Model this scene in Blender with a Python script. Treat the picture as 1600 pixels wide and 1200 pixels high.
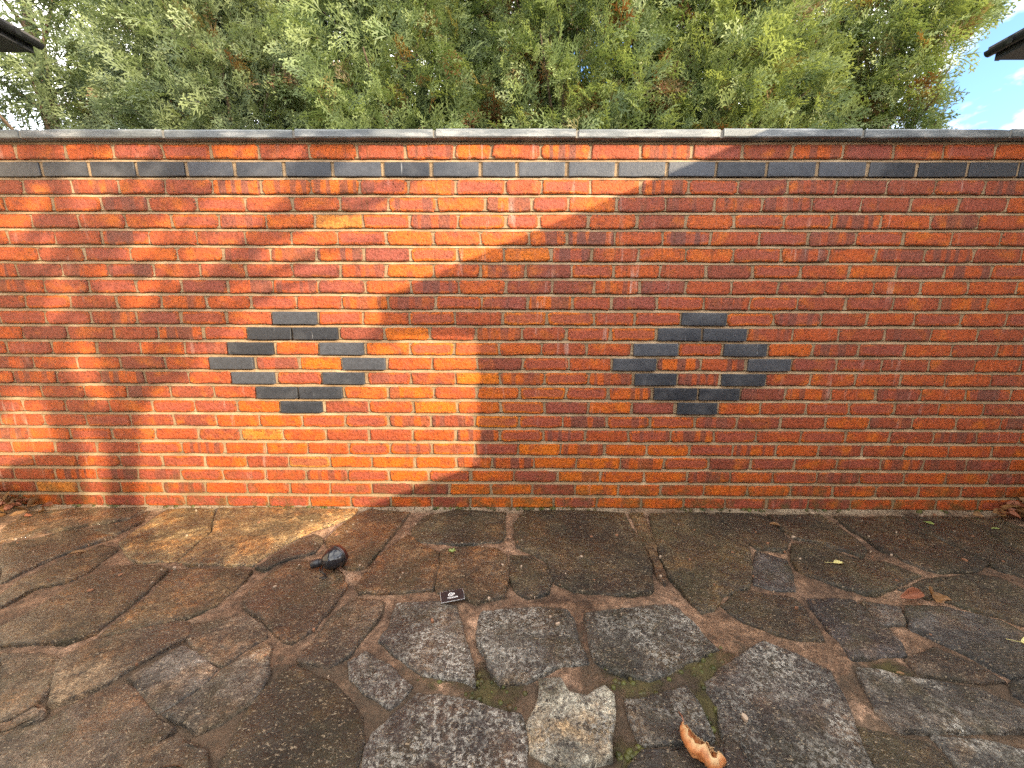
import bpy, math, random
import numpy as np
from mathutils import Vector, Matrix, noise

for _o in list(bpy.data.objects):
    bpy.data.objects.remove(_o)
SC = bpy.context.scene
COL = SC.collection

# ------------------------------------------------------------------ camera
WALL_Y = 1.914                      # front face of the garden wall, metres from the camera
cam_data = bpy.data.cameras.new('camera')
cam_data.sensor_width = 36.0
cam_data.lens = 13.52               # ultra-wide phone lens
cam_data.clip_start = 0.02
cam_data.clip_end = 2000.0
cam = bpy.data.objects.new('camera', cam_data)
COL.objects.link(cam)
cam.matrix_world = (Matrix.Translation((0.012, 0.0, 1.042))
                    @ Matrix.Rotation(math.radians(0.37), 4, 'Z')
                    @ Matrix.Rotation(math.radians(90 - 10.585), 4, 'X')
                    @ Matrix.Rotation(math.radians(0.16), 4, 'Z'))
SC.camera = cam

# ------------------------------------------------------------------ sky and sun
SUN_TRAVEL = Vector((-1.3, 1.0, -0.533)).normalized()
SUN_ELEV = math.asin(-SUN_TRAVEL.z)
SUN_AZ = math.atan2(-SUN_TRAVEL.x, -SUN_TRAVEL.y)      # clockwise from +Y
world = bpy.data.worlds.new('World')
SC.world = world
world.use_nodes = True
_n = world.node_tree.nodes
_l = world.node_tree.links
_n.clear()
_out = _n.new('ShaderNodeOutputWorld')
_bg = _n.new('ShaderNodeBackground')
_bg.inputs['Strength'].default_value = 0.115
_sky = _n.new('ShaderNodeTexSky')
_sky.sky_type = 'NISHITA'
_sky.sun_disc = False
_sky.sun_elevation = SUN_ELEV
_sky.sun_rotation = SUN_AZ
_sky.air_density = 1.0
_sky.dust_density = 1.0
_sky.ozone_density = 4.0
_tc = _n.new('ShaderNodeTexCoord')
_map = _n.new('ShaderNodeMapping')
_map.inputs['Scale'].default_value = (1.0, 1.0, 1.9)
_map.inputs['Location'].default_value = (5.5, 0.7, 2.1)
_map.inputs['Rotation'].default_value = (0.0, 0.0, math.radians(8.0))
_cn = _n.new('ShaderNodeTexNoise')
_cn.inputs['Scale'].default_value = 2.6
_cn.inputs['Detail'].default_value = 7.0
_cn.inputs['Roughness'].default_value = 0.55
_cr = _n.new('ShaderNodeValToRGB')
_cr.color_ramp.elements[0].position = 0.40
_cr.color_ramp.elements[1].position = 0.56
_mix = _n.new('ShaderNodeMix')
_mix.data_type = 'RGBA'
_mix.inputs[7].default_value = (10.0, 9.8, 9.4, 1)       # cloud radiance in the sky's own units
_l.new(_tc.outputs['Generated'], _map.inputs['Vector'])
_l.new(_map.outputs[0], _cn.inputs['Vector'])
_l.new(_cn.outputs['Fac'], _cr.inputs['Fac'])
_l.new(_cr.outputs['Color'], _mix.inputs[0])
_l.new(_sky.outputs[0], _mix.inputs[6])
_l.new(_mix.outputs[2], _bg.inputs['Color'])
_l.new(_bg.outputs[0], _out.inputs['Surface'])

sun_data = bpy.data.lights.new('sun', 'SUN')
sun_data.energy = 2.35
sun_data.angle = math.radians(0.42)
sun_data.color = (1.0, 0.83, 0.58)
sun = bpy.data.objects.new('sun', sun_data)
sun.rotation_euler = SUN_TRAVEL.to_track_quat('-Z', 'Y').to_euler()
sun.location = (6, -6, 5)
COL.objects.link(sun)

SC.view_settings.view_transform = 'Standard'
SC.view_settings.look = 'None'
SC.view_settings.gamma = 1.0
SC.view_settings.use_curve_mapping = False
SC.view_settings.exposure = 2.25
SC.cycles.use_denoising = False
SC.cycles.max_bounces = 8
SC.cycles.transparent_max_bounces = 8

# ------------------------------------------------------------------ helpers
def tag(o, label=None, cat=None, group=None, kind=None):
    if label: o['label'] = label
    if cat: o['category'] = cat
    if group: o['group'] = group
    if kind: o['kind'] = kind
    return o

def empty(name, loc=(0, 0, 0)):
    o = bpy.data.objects.new(name, None)
    o.location = loc
    o.empty_display_size = 0.1
    COL.objects.link(o)
    return o

def link_mesh(name, me, mat=None, parent=None, smooth=False):
    if mat is not None and not me.materials:
        me.materials.append(mat)
    if smooth:
        me.shade_smooth()
    o = bpy.data.objects.new(name, me)
    COL.objects.link(o)
    if parent is not None:
        o.parent = parent
        o.matrix_parent_inverse = Matrix.Translation(-Vector(parent.location))
    return o

class MB:
    """collects vertices and faces for one mesh"""
    def __init__(self):
        self.v, self.f, self.t = [], [], []
    def add(self, verts, faces, tint=None):
        b = len(self.v)
        self.v += [tuple(p) for p in verts]
        self.f += [tuple(i + b for i in fc) for fc in faces]
        self.t += [tint or (0, 0, 0, 1)] * len(verts)
    def box(self, x0, x1, y0, y1, z0, z1):
        self.add([(x0, y0, z0), (x1, y0, z0), (x1, y1, z0), (x0, y1, z0), (x0, y0, z1), (x1, y0, z1), (x1, y1, z1), (x0, y1, z1)],
                 [(0, 3, 2, 1), (4, 5, 6, 7), (0, 1, 5, 4), (1, 2, 6, 5), (2, 3, 7, 6), (3, 0, 4, 7)])
    def tube(self, pts, radii, n=8, cap=True, rng=None, rough=0.0):
        pts = [Vector(p) for p in pts]
        rings = []
        up = Vector((0.13, 0.31, 0.94))
        for i, p in enumerate(pts):
            d = (pts[min(i + 1, len(pts) - 1)] - pts[max(i - 1, 0)]).normalized()
            a = d.cross(up)
            if a.length < 1e-3: a = d.cross(Vector((1, 0, 0)))
            a.normalize(); b = d.cross(a)
            ring = []
            for k in range(n):
                an = 2 * math.pi * k / n
                r = radii[i] * (1 + (rng.uniform(-rough, rough) if rng else 0))
                ring.append(p + (a * math.cos(an) + b * math.sin(an)) * r)
            rings.append(ring)
        vs = [q for r in rings for q in r]
        fs = []
        for i in range(len(rings) - 1):
            for k in range(n):
                k2 = (k + 1) % n
                fs.append((i * n + k, i * n + k2, (i + 1) * n + k2, (i + 1) * n + k))
        if cap:
            fs.append(tuple(range(n))[::-1])
            fs.append(tuple((len(rings) - 1) * n + k for k in range(n)))
        self.add(vs, fs)
    def mesh(self, name, tint=False):
        me = bpy.data.meshes.new(name)
        me.from_pydata(self.v, [], self.f)
        if tint:
            a = me.color_attributes.new('tint', 'FLOAT_COLOR', 'POINT')
            a.data.foreach_set('color', np.array(self.t, dtype=np.float32).ravel())
        me.update()
        return me
    def build(self, name, mat, parent=None, smooth=False, tint=False):
        return link_mesh(name, self.mesh(name, tint), mat, parent, smooth)

def fast_mesh(name, V, F, tint):
    me = bpy.data.meshes.new(name)
    me.vertices.add(len(V)); me.vertices.foreach_set('co', V.astype(np.float32).ravel())
    me.loops.add(F.size); me.loops.foreach_set('vertex_index', F.astype(np.int32).ravel())
    me.polygons.add(len(F))
    me.polygons.foreach_set('loop_start', np.arange(0, F.size, F.shape[1], dtype=np.int32))
    if tint is not None:
        a = me.color_attributes.new('tint', 'FLOAT_COLOR', 'POINT')
        a.data.foreach_set('color', tint.astype(np.float32).ravel())
    me.update(calc_edges=True)
    return me

class NT:
    """short-hand for building a material's nodes"""
    def __init__(self, name):
        self.m = bpy.data.materials.new(name)
        self.m.use_nodes = True
        self.n = self.m.node_tree.nodes
        self.l = self.m.node_tree.links
        self.n.clear()
        self.out = self.n.new('ShaderNodeOutputMaterial')
        self.p = self.n.new('ShaderNodeBsdfPrincipled')
        self.l.new(self.p.outputs[0], self.out.inputs['Surface'])
    def put(self, sock, v):
        if isinstance(v, bpy.types.NodeSocket):
            self.l.new(v, sock)
        elif v is not None:
            try:
                sock.default_value = v
            except Exception:
                sock.default_value = tuple(v) + (1.0,)
    def pos(self):
        return self.n.new('ShaderNodeNewGeometry').outputs['Position']
    def obj_rand(self):
        return self.n.new('ShaderNodeObjectInfo').outputs['Random']
    def obj_col(self):
        o = self.n.new('ShaderNodeObjectInfo')
        return o.outputs['Color'], o.outputs['Alpha']
    def attr(self, name):
        a = self.n.new('ShaderNodeAttribute')
        a.attribute_name = name
        s = self.n.new('ShaderNodeSeparateColor')
        self.l.new(a.outputs['Color'], s.inputs[0])
        return s.outputs[0], s.outputs[1], s.outputs[2], a.outputs['Alpha']
    def mapping(self, v, scale=(1, 1, 1), loc=(0, 0, 0), rot=(0, 0, 0)):
        m = self.n.new('ShaderNodeMapping')
        self.put(m.inputs['Vector'], v)
        self.put(m.inputs['Scale'], scale); self.put(m.inputs['Location'], loc); self.put(m.inputs['Rotation'], rot)
        return m.outputs[0]
    def noise(self, v, scale, detail=4, rough=0.55, dist=0.0, col=False):
        t = self.n.new('ShaderNodeTexNoise')
        self.put(t.inputs['Vector'], v)
        self.put(t.inputs['Scale'], scale); self.put(t.inputs['Detail'], detail)
        self.put(t.inputs['Roughness'], rough); self.put(t.inputs['Distortion'], dist)
        return t.outputs['Color' if col else 'Fac']
    def voronoi(self, v, scale, feature='F1'):
        t = self.n.new('ShaderNodeTexVoronoi')
        t.feature = feature
        self.put(t.inputs['Vector'], v); self.put(t.inputs['Scale'], scale)
        return t.outputs['Distance'], t.outputs['Color'] if feature == 'F1' else None
    def ramp(self, v, *stops, mode='LINEAR'):
        r = self.n.new('ShaderNodeValToRGB')
        r.color_ramp.interpolation = mode
        e = r.color_ramp.elements
        while len(e) < len(stops): e.new(0.5)
        for el, (p, c) in zip(e, stops):
            el.position = p
            el.color = (c, c, c, 1) if not isinstance(c, tuple) else tuple(c) + (1,)
        self.put(r.inputs[0], v)
        return r.outputs[0]
    def mix(self, f, a, b, mode='MIX'):
        m = self.n.new('ShaderNodeMix')
        m.data_type = 'RGBA'
        m.blend_type = mode
        self.put(m.inputs[0], f); self.put(m.inputs[6], a); self.put(m.inputs[7], b)
        return m.outputs[2]
    def math(self, op, a, b=None, c=None, clamp=False):
        m = self.n.new('ShaderNodeMath')
        m.operation = op
        m.use_clamp = clamp
        self.put(m.inputs[0], a)
        if b is not None: self.put(m.inputs[1], b)
        if c is not None: self.put(m.inputs[2], c)
        return m.outputs[0]
    def sep(self, v):
        s = self.n.new('ShaderNodeSeparateXYZ')
        self.put(s.inputs[0], v)
        return s.outputs
    def vadd(self, a, b):
        m = self.n.new('ShaderNodeVectorMath')
        m.operation = 'ADD'
        self.put(m.inputs[0], a); self.put(m.inputs[1], b)
        return m.outputs[0]
    def comb(self, x, y, z):
        c = self.n.new('ShaderNodeCombineXYZ')
        self.put(c.inputs[0], x); self.put(c.inputs[1], y); self.put(c.inputs[2], z)
        return c.outputs[0]
    def bump(self, h, dist=0.002, strength=1.0, normal=None):
        b = self.n.new('ShaderNodeBump')
        self.put(b.inputs['Height'], h)
        b.inputs['Distance'].default_value = dist
        b.inputs['Strength'].default_value = strength
        if normal is not None: self.l.new(normal, b.inputs['Normal'])
        return b.outputs[0]
    def finish(self, color=None, rough=None, normal=None, spec=None):
        self.put(self.p.inputs['Base Color'], color)
        if rough is not None: self.put(self.p.inputs['Roughness'], rough)
        if normal is not None: self.l.new(normal, self.p.inputs['Normal'])
        if spec is not None: self.put(self.p.inputs['Specular IOR Level'], spec)
        return self.m

def plain(name, col, rough=0.6, metal=0.0, var=0.25, scale=40.0, bump=0.0006):
    t = NT(name)
    n = t.noise(t.pos(), scale, 5)
    c = t.mix(n, tuple(x * (1 - var) for x in col), tuple(min(1, x * (1 + var)) for x in col))
    t.p.inputs['Metallic'].default_value = metal
    return t.finish(c, rough, t.bump(n, bump))

# ------------------------------------------------------------------ materials
def brick_material():
    # tint.r picks the clay colour, tint.g shifts the texture so that no two bricks match, tint.b = how banded the brick is
    t = NT('red_brick')
    r, g, b, heart = t.attr('tint')          # alpha: 0 at the arris, 1 in the heart of the face
    pos = t.pos()
    off = t.math('MULTIPLY', g, 37.0)
    p = t.vadd(pos, t.comb(off, off, off))
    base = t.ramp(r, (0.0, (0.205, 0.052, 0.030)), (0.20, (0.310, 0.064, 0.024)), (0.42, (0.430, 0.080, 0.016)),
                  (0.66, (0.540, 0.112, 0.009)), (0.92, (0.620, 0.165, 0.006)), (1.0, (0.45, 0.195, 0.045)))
    # fire-skin: patches of darker plum and of brighter orange over each brick
    sk = t.noise(p, 17.0, 4, 0.6)
    base = t.mix(t.ramp(sk, (0.50, 0.0), (0.68, 0.7)), base, (0.270, 0.062, 0.032))
    sk2 = t.noise(t.vadd(p, (3.1, 1.7, 9.2)), 11.0, 3, 0.5)
    base = t.mix(t.ramp(sk2, (0.52, 0.0), (0.70, 0.55)), base, (0.60, 0.150, 0.008))
    # many bricks are plum in the heart and orange round the rim where the kiln air reached
    sel = t.ramp(t.math('FRACT', t.math('MULTIPLY', g, 7.3)), (0.66, 0.0), (0.72, 0.7))
    hn = t.ramp(t.math('ADD', heart, t.math('MULTIPLY', t.math('SUBTRACT', t.noise(p, 55.0, 3), 0.5), 1.2)), (0.45, 0.0), (0.75, 1.0))
    base = t.mix(t.math('MULTIPLY', sel, hn), base, (0.280, 0.066, 0.042))
    # kiss marks: upright bands where bricks were stacked crosswise in the kiln
    sx = t.sep(p)
    bandn = t.noise(t.comb(t.math('MULTIPLY', sx[0], 1.0), 0.0, t.math('MULTIPLY', sx[2], 0.06)), 24.0, 0, 0.5)
    band = t.math('MULTIPLY', t.ramp(bandn, (0.50, 0.0), (0.545, 1.0)), b)
    base = t.mix(t.math('MULTIPLY', band, 0.85), base, (0.165, 0.058, 0.040))
    # grit, pits and soot
    fine = t.noise(p, 260.0, 3, 0.7)
    mid = t.noise(p, 75.0, 5, 0.65)
    base = t.mix(0.55, base, t.ramp(mid, (0.28, 0.30), (0.5, 0.95), (0.72, 1.45)), 'MULTIPLY')
    base = t.mix(0.5, base, t.ramp(fine, (0.3, 0.45), (0.5, 1.0), (0.7, 1.5)), 'MULTIPLY')
    vd, _c = t.voronoi(p, 95.0)
    pits = t.ramp(t.math('ADD', vd, t.math('MULTIPLY', mid, 0.5)), (0.30, 1.0), (0.44, 0.0))
    pitsel = t.math('MULTIPLY', pits, t.ramp(t.noise(p, 9.0, 2), (0.42, 0.0), (0.56, 0.95)))
    base = t.mix(pitsel, base, (0.045, 0.026, 0.02))
    # soot and chips gathered along the arrises
    rim = t.math('SUBTRACT', 1.0, heart, clamp=True)
    chips = t.math('MULTIPLY', t.ramp(t.noise(p, 120.0, 4, 0.7), (0.50, 0.0), (0.60, 0.85)), rim)
    base = t.mix(chips, base, (0.075, 0.034, 0.020))
    # lime bloom: pale runs here and there down the wall
    run = t.noise(t.mapping(pos, (26, 26, 3.0)), 1.0, 4, 0.6)
    patch = t.noise(pos, 2.3, 3, 0.6)
    bloom = t.math('MULTIPLY', t.ramp(run, (0.60, 0.0), (0.74, 1.0)), t.ramp(patch, (0.50, 0.0), (0.64, 0.65)))
    base = t.mix(bloom, base, (0.55, 0.40, 0.32))
    # old damp runs: brown streaks down the faces in a few broad patches
    streak = t.math('MULTIPLY', t.ramp(t.noise(t.mapping(pos, (70, 70, 5.0)), 1.0, 4, 0.6), (0.54, 0.0), (0.66, 1.0)), t.ramp(t.noise(t.vadd(pos, (4.4, 0.0, 1.6)), 1.7, 3, 0.6), (0.50, 0.0), (0.62, 0.6)))
    base = t.mix(streak, base, (0.13, 0.045, 0.014))
    # algae splashed up from the paving
    z = t.sep(pos)[2]
    low = t.math('MULTIPLY', t.ramp(t.math('MULTIPLY', z, 2.4), (0.0, 1.0), (0.75, 0.0)), t.ramp(t.noise(pos, 14.0, 5, 0.7), (0.46, 0.0), (0.62, 0.75)))
    base = t.mix(low, base, (0.085, 0.070, 0.025))
    h = t.math('ADD', t.math('MULTIPLY', fine, 0.35), t.math('MULTIPLY', mid, 0.9))
    h = t.math('SUBTRACT', h, t.math('MULTIPLY', pitsel, 0.8))
    rough = t.ramp(t.noise(p, 30.0, 3), (0.3, 0.32), (0.7, 0.58))
    return t.finish(base, rough, t.bump(h, 0.0085, 0.9), 0.28)

def blue_brick_material():
    t = NT('blue_brick')
    r, g, b, _ = t.attr('tint')
    pos = t.pos()
    off = t.math('MULTIPLY', g, 37.0)
    p = t.vadd(pos, t.comb(off, off, off))
    base = t.ramp(r, (0.0, (0.024, 0.026, 0.032)), (0.5, (0.038, 0.041, 0.049)), (1.0, (0.062, 0.065, 0.075)))
    mid = t.noise(p, 60.0, 5, 0.65)
    fine = t.noise(p, 300.0, 3, 0.7)
    base = t.mix(0.6, base, t.ramp(mid, (0.3, 0.6), (0.7, 1.3)), 'MULTIPLY')
    stain = t.ramp(t.noise(pos, 5.0, 4, 0.65), (0.50, 0.0), (0.68, 0.5))
    base = t.mix(stain, base, (0.10, 0.10, 0.105))
    run = t.math('MULTIPLY', t.ramp(t.noise(t.mapping(pos, (60, 60, 6)), 1.0, 3), (0.68, 0.0), (0.74, 0.5)), t.ramp(t.noise(pos, 6.0, 2), (0.5, 0.0), (0.6, 1.0)))
    base = t.mix(run, base, (0.42, 0.42, 0.42))
    h = t.math('ADD', t.math('MULTIPLY', fine, 0.5), t.math('MULTIPLY', mid, 0.6))
    return t.finish(base, t.ramp(mid, (0.3, 0.30), (0.7, 0.50)), t.bump(h, 0.0030, 0.8), 0.4)

def mortar_material():
    t = NT('lime_mortar')
    pos = t.pos()
    a = t.noise(pos, 8.0, 5, 0.6)
    f = t.noise(pos, 210.0, 4, 0.7)
    base = t.ramp(a, (0.3, (0.22, 0.145, 0.080)), (0.55, (0.33, 0.222, 0.125)), (0.75, (0.45, 0.325, 0.195)))
    base = t.mix(0.6, base, t.ramp(f, (0.3, 0.6), (0.7, 1.3)), 'MULTIPLY')
    soot = t.ramp(t.noise(pos, 27.0, 4, 0.7), (0.58, 0.0), (0.72, 0.7))
    base = t.mix(soot, base, (0.12, 0.085, 0.055))
    z = t.sep(pos)[2]
    low = t.math('MULTIPLY', t.ramp(t.math('MULTIPLY', z, 4.0), (0.0, 1.0), (0.8, 0.0)), t.ramp(t.noise(pos, 16.0, 5, 0.7), (0.45, 0.0), (0.62, 0.8)))
    base = t.mix(low, base, (0.10, 0.085, 0.03))
    return t.finish(base, 0.85, t.bump(t.math('ADD', f, t.noise(pos, 60.0, 3)), 0.0025, 0.8), 0.3)

def coping_material():
    t = NT('blue_coping')
    pos = t.pos()
    a = t.noise(t.mapping(pos, (6, 6, 30)), 1.0, 5, 0.65)
    f = t.noise(pos, 160.0, 4, 0.7)
    base = t.ramp(a, (0.36, (0.080, 0.088, 0.092)), (0.52, (0.135, 0.145, 0.148)), (0.66, (0.27, 0.27, 0.26)))
    base = t.mix(0.5, base, t.ramp(f, (0.3, 0.65), (0.7, 1.3)), 'MULTIPLY')
    return t.finish(base, 0.5, t.bump(f, 0.002, 0.8), 0.5)

def stone_material():
    # object colour = the stone's own tone, alpha = how much of it carries pale lichen
    t = NT('wet_sandstone')
    col, al = t.obj_col()
    pos = t.pos()
    rnd = t.math('MULTIPLY', t.obj_rand(), 23.0)
    p = t.vadd(pos, t.comb(rnd, rnd, 0.0))
    big = t.noise(p, 5.0, 5, 0.62, 0.4)
    mid = t.noise(p, 30.0, 7, 0.72, 0.3)
    fine = t.noise(p, 150.0, 6, 0.75)
    base = t.mix(1.0, col, t.ramp(big, (0.30, 0.35), (0.5, 0.95), (0.70, 1.8)), 'MULTIPLY')
    base = t.mix(0.9, base, t.ramp(mid, (0.34, 0.30), (0.5, 0.95), (0.66, 2.0)), 'MULTIPLY')
    base = t.mix(0.8, base, t.ramp(fine, (0.36, 0.22), (0.5, 1.0), (0.64, 2.5)), 'MULTIPLY')
    # rust and olive films
    warm = t.ramp(t.noise(t.vadd(p, (5.2, 1.3, 0.0)), 7.0, 5, 0.65), (0.48, 0.0), (0.62, 0.7))
    base = t.mix(warm, base, t.mix(1.0, base, (1.45, 0.98, 0.58), 'MULTIPLY'))
    olive = t.ramp(t.noise(t.vadd(p, (1.2, 7.3, 0.0)), 6.0, 6, 0.7), (0.48, 0.0), (0.62, 0.7))
    base = t.mix(olive, base, (0.036, 0.031, 0.011))
    # pale crusts of lichen, broken into flecks
    zone = t.math('ADD', t.noise(t.vadd(p, (9.0, 2.0, 0.0)), 7.0, 5, 0.65), t.math('MULTIPLY', t.math('SUBTRACT', al, 0.5), 0.55))
    fleck = t.noise(t.vadd(p, (4.0, 8.0, 0.0)), 80.0, 6, 0.72, 0.8)
    li = t.math('MULTIPLY', t.ramp(zone, (0.56, 0.0), (0.70, 1.0)), t.ramp(fleck, (0.47, 0.0), (0.56, 1.0)))
    li = t.math('MULTIPLY', li, t.ramp(al, (0.0, 0.0), (0.25, 0.85)))
    base = t.mix(li, base, t.mix(t.ramp(fine, (0.35, 0.0), (0.65, 1.0)), (0.16, 0.15, 0.13), (0.60, 0.56, 0.47)))
    black = t.math('MULTIPLY', t.ramp(t.noise(t.vadd(p, (2.0, 3.0, 0.0)), 48.0, 4, 0.6), (0.57, 0.0), (0.64, 0.75)), t.ramp(al, (0.0, 0.35), (0.5, 1.0)))
    base = t.mix(black, base, (0.022, 0.019, 0.017))
    # damp and dirt lying in broad patches across slabs and joints alike
    damp = t.ramp(t.noise(pos, 1.9, 5, 0.62, 0.6), (0.36, 0.40), (0.50, 0.95), (0.64, 1.5))
    base = t.mix(1.0, base, damp, 'MULTIPLY')
    # small light grains
    gr = t.ramp(t.noise(t.mapping(p, (1.0, 1.6, 1.0)), 120.0, 3, 0.6, 0.5), (0.60, 0.0), (0.66, 0.75))
    base = t.mix(gr, base, (0.40, 0.31, 0.20))
    dk = t.ramp(t.noise(t.vadd(p, (7.0, 1.0, 0.0)), 105.0, 3, 0.6, 0.5), (0.58, 0.0), (0.65, 0.8))
    base = t.mix(dk, base, (0.018, 0.013, 0.009))
    h = t.math('ADD', t.math('MULTIPLY', mid, 1.0), t.math('MULTIPLY', fine, 0.45))
    h = t.math('ADD', h, t.math('MULTIPLY', li, 0.12))
    h = t.math('ADD', h, t.math('MULTIPLY', big, 1.2))
    wet = t.noise(p, 3.6, 4, 0.6)
    rough = t.math('ADD', t.ramp(wet, (0.40, 0.28), (0.60, 0.55)), t.math('MULTIPLY', li, 0.25))
    t.put(t.p.inputs['Coat Weight'], t.ramp(wet, (0.44, 0.8), (0.60, 0.1)))
    t.p.inputs['Coat Roughness'].default_value = 0.07
    t.p.inputs['Coat IOR'].default_value = 1.33
    t.l.new(t.bump(t.math('ADD', mid, big), 0.010, 1.0), t.p.inputs['Coat Normal'])
    return t.finish(base, rough, t.bump(h, 0.016, 1.0), 0.5)

def joint_material():
    t = NT('paving_mortar')
    pos = t.pos()
    a = t.noise(pos, 6.0, 6, 0.65)
    m = t.noise(pos, 30.0, 5, 0.7)
    f = t.noise(pos, 150.0, 5, 0.75)
    base = t.ramp(a, (0.34, (0.10, 0.058, 0.033)), (0.52, (0.185, 0.108, 0.062)), (0.68, (0.28, 0.175, 0.11)))
    base = t.mix(0.8, base, t.ramp(m, (0.34, 0.35), (0.5, 1.0), (0.66, 1.8)), 'MULTIPLY')
    base = t.mix(0.7, base, t.ramp(f, (0.34, 0.35), (0.5, 1.0), (0.66, 1.8)), 'MULTIPLY')
    x, y, z = t.sep(pos)
    damp = t.ramp(t.noise(pos, 1.9, 5, 0.62, 0.6), (0.36, 0.42), (0.50, 0.95), (0.64, 1.4))
    base = t.mix(1.0, base, damp, 'MULTIPLY')
    # the joints near the house side are greyer and carry moss
    near = t.ramp(t.math('ADD', y, t.math('MULTIPLY', t.math('SUBTRACT', a, 0.5), 0.9)), (0.95, 1.0), (1.25, 0.0))
    base = t.mix(t.math('MULTIPLY', near, 0.6), base, (0.060, 0.045, 0.027))
    moss = None
    for (mx, my, mr) in ((0.585, 0.985, 0.15), (0.56, 0.85, 0.14), (-0.05, 0.91, 0.13), (0.36, 0.945, 0.13), (1.14, 0.968, 0.10), (0.30, 0.74, 0.08), (-0.20, 0.96, 0.09), (0.47, 1.0, 0.09)):
        dx = t.math('SUBTRACT', x, mx); dy = t.math('SUBTRACT', y, my)
        d = t.math('SQRT', t.math('ADD', t.math('MULTIPLY', dx, dx), t.math('MULTIPLY', dy, dy)))
        k = t.math('SUBTRACT', 1.0, t.math('DIVIDE', d, mr), clamp=True)
        moss = k if moss is None else t.math('MAXIMUM', moss, k)
    mm = t.ramp(t.math('ADD', t.math('MULTIPLY', moss, 0.45), t.math('MULTIPLY', t.noise(pos, 22.0, 6, 0.75), 0.85)), (0.58, 0.0), (0.74, 0.85))
    green = t.mix(t.noise(pos, 90.0, 3), (0.040, 0.033, 0.009), (0.100, 0.085, 0.020))
    base = t.mix(mm, base, green)
    # paler cement fillet run along the foot of the wall, green in places
    fy = t.math('ADD', t.math('MULTIPLY', t.math('SUBTRACT', y, 1.862), 30.0), t.math('MULTIPLY', t.math('SUBTRACT', m, 0.5), 1.2), clamp=True)
    base = t.mix(t.math('MULTIPLY', fy, t.ramp(a, (0.36, 0.15), (0.56, 0.85))), base, t.mix(f, (0.20, 0.15, 0.095), (0.42, 0.33, 0.22)))
    h = t.math('ADD', t.math('ADD', m, t.math('MULTIPLY', f, 0.6)), t.math('MULTIPLY', mm, 0.8))
    wet = t.ramp(t.noise(pos, 3.2, 4, 0.6), (0.38, 0.36), (0.62, 0.7))
    return t.finish(base, t.math('ADD', wet, t.math('MULTIPLY', mm, 0.3)), t.bump(h, 0.014, 1.0), 0.45)

def foliage_material(name, dark, light, brown=(0.16, 0.062, 0.022), trans=0.35):
    # tint.r = shade of green of the spray, tint.g = how dead and brown it is
    t = NT(name)
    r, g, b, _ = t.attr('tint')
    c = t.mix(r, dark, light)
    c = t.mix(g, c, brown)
    t.finish(c, 0.5, None, 0.35)
    tr = t.n.new('ShaderNodeBsdfTranslucent')
    t.put(tr.inputs['Color'], t.mix(1.0, c, (1.2, 1.15, 0.6), 'MULTIPLY'))
    mx = t.n.new('ShaderNodeMixShader')
    mx.inputs[0].default_value = trans
    t.l.new(t.p.outputs[0], mx.inputs[1]); t.l.new(tr.outputs[0], mx.inputs[2])
    t.l.new(mx.outputs[0], t.out.inputs['Surface'])
    return t.m

def leaf_material(name, dark, light, vein):
    t = NT(name)
    pos = t.pos()
    n = t.noise(pos, 60.0, 5, 0.65)
    c = t.mix(t.ramp(n, (0.3, 0.0), (0.7, 1.0)), dark, light)
    v = t.ramp(t.noise(pos, 140.0, 4, 0.7), (0.60, 0.0), (0.68, 0.8))
    c = t.mix(v, c, vein)
    r, g, b, _ = t.attr('tint')
    c = t.mix(r, c, (0.52, 0.38, 0.19))
    return t.finish(c, 0.55, t.bump(n, 0.003, 0.8), 0.4)

M_BRICK = brick_material()
M_BLUE = blue_brick_material()
M_MORTAR = mortar_material()
M_COPING = coping_material()
M_STONE = stone_material()
M_COPING_JOINT = plain('coping_joint_mortar', (0.22, 0.195, 0.16), 0.85, 0, 0.3, 40, 0.001)
M_JOINT = joint_material()
M_SOIL = plain('garden_soil', (0.07, 0.05, 0.03), 0.9, 0, 0.5, 12, 0.01)
M_RENDER = plain('outbuilding_render', (0.74, 0.66, 0.54), 0.85, 0, 0.25, 8, 0.003)  # unseen walls, made pale cream to bounce warm sun into the shade
M_FASCIA = plain('dark_painted_timber', (0.030, 0.030, 0.034), 0.5, 0, 0.3, 30, 0.001)
M_GUTTER = plain('black_gutter_plastic', (0.018, 0.018, 0.020), 0.35, 0, 0.25, 30, 0.0004)
M_ROOF = plain('roof_felt', (0.07, 0.065, 0.065), 0.9, 0, 0.3, 60, 0.002)
M_BARK = plain('bark', (0.11, 0.075, 0.05), 0.9, 0, 0.5, 35, 0.01)
M_TIMBER = plain('fence_timber', (0.20, 0.13, 0.08), 0.8, 0, 0.3, 14, 0.002)
M_TERRACOTTA = plain('terracotta', (0.42, 0.17, 0.09), 0.8, 0, 0.2, 25, 0.001)

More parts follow.
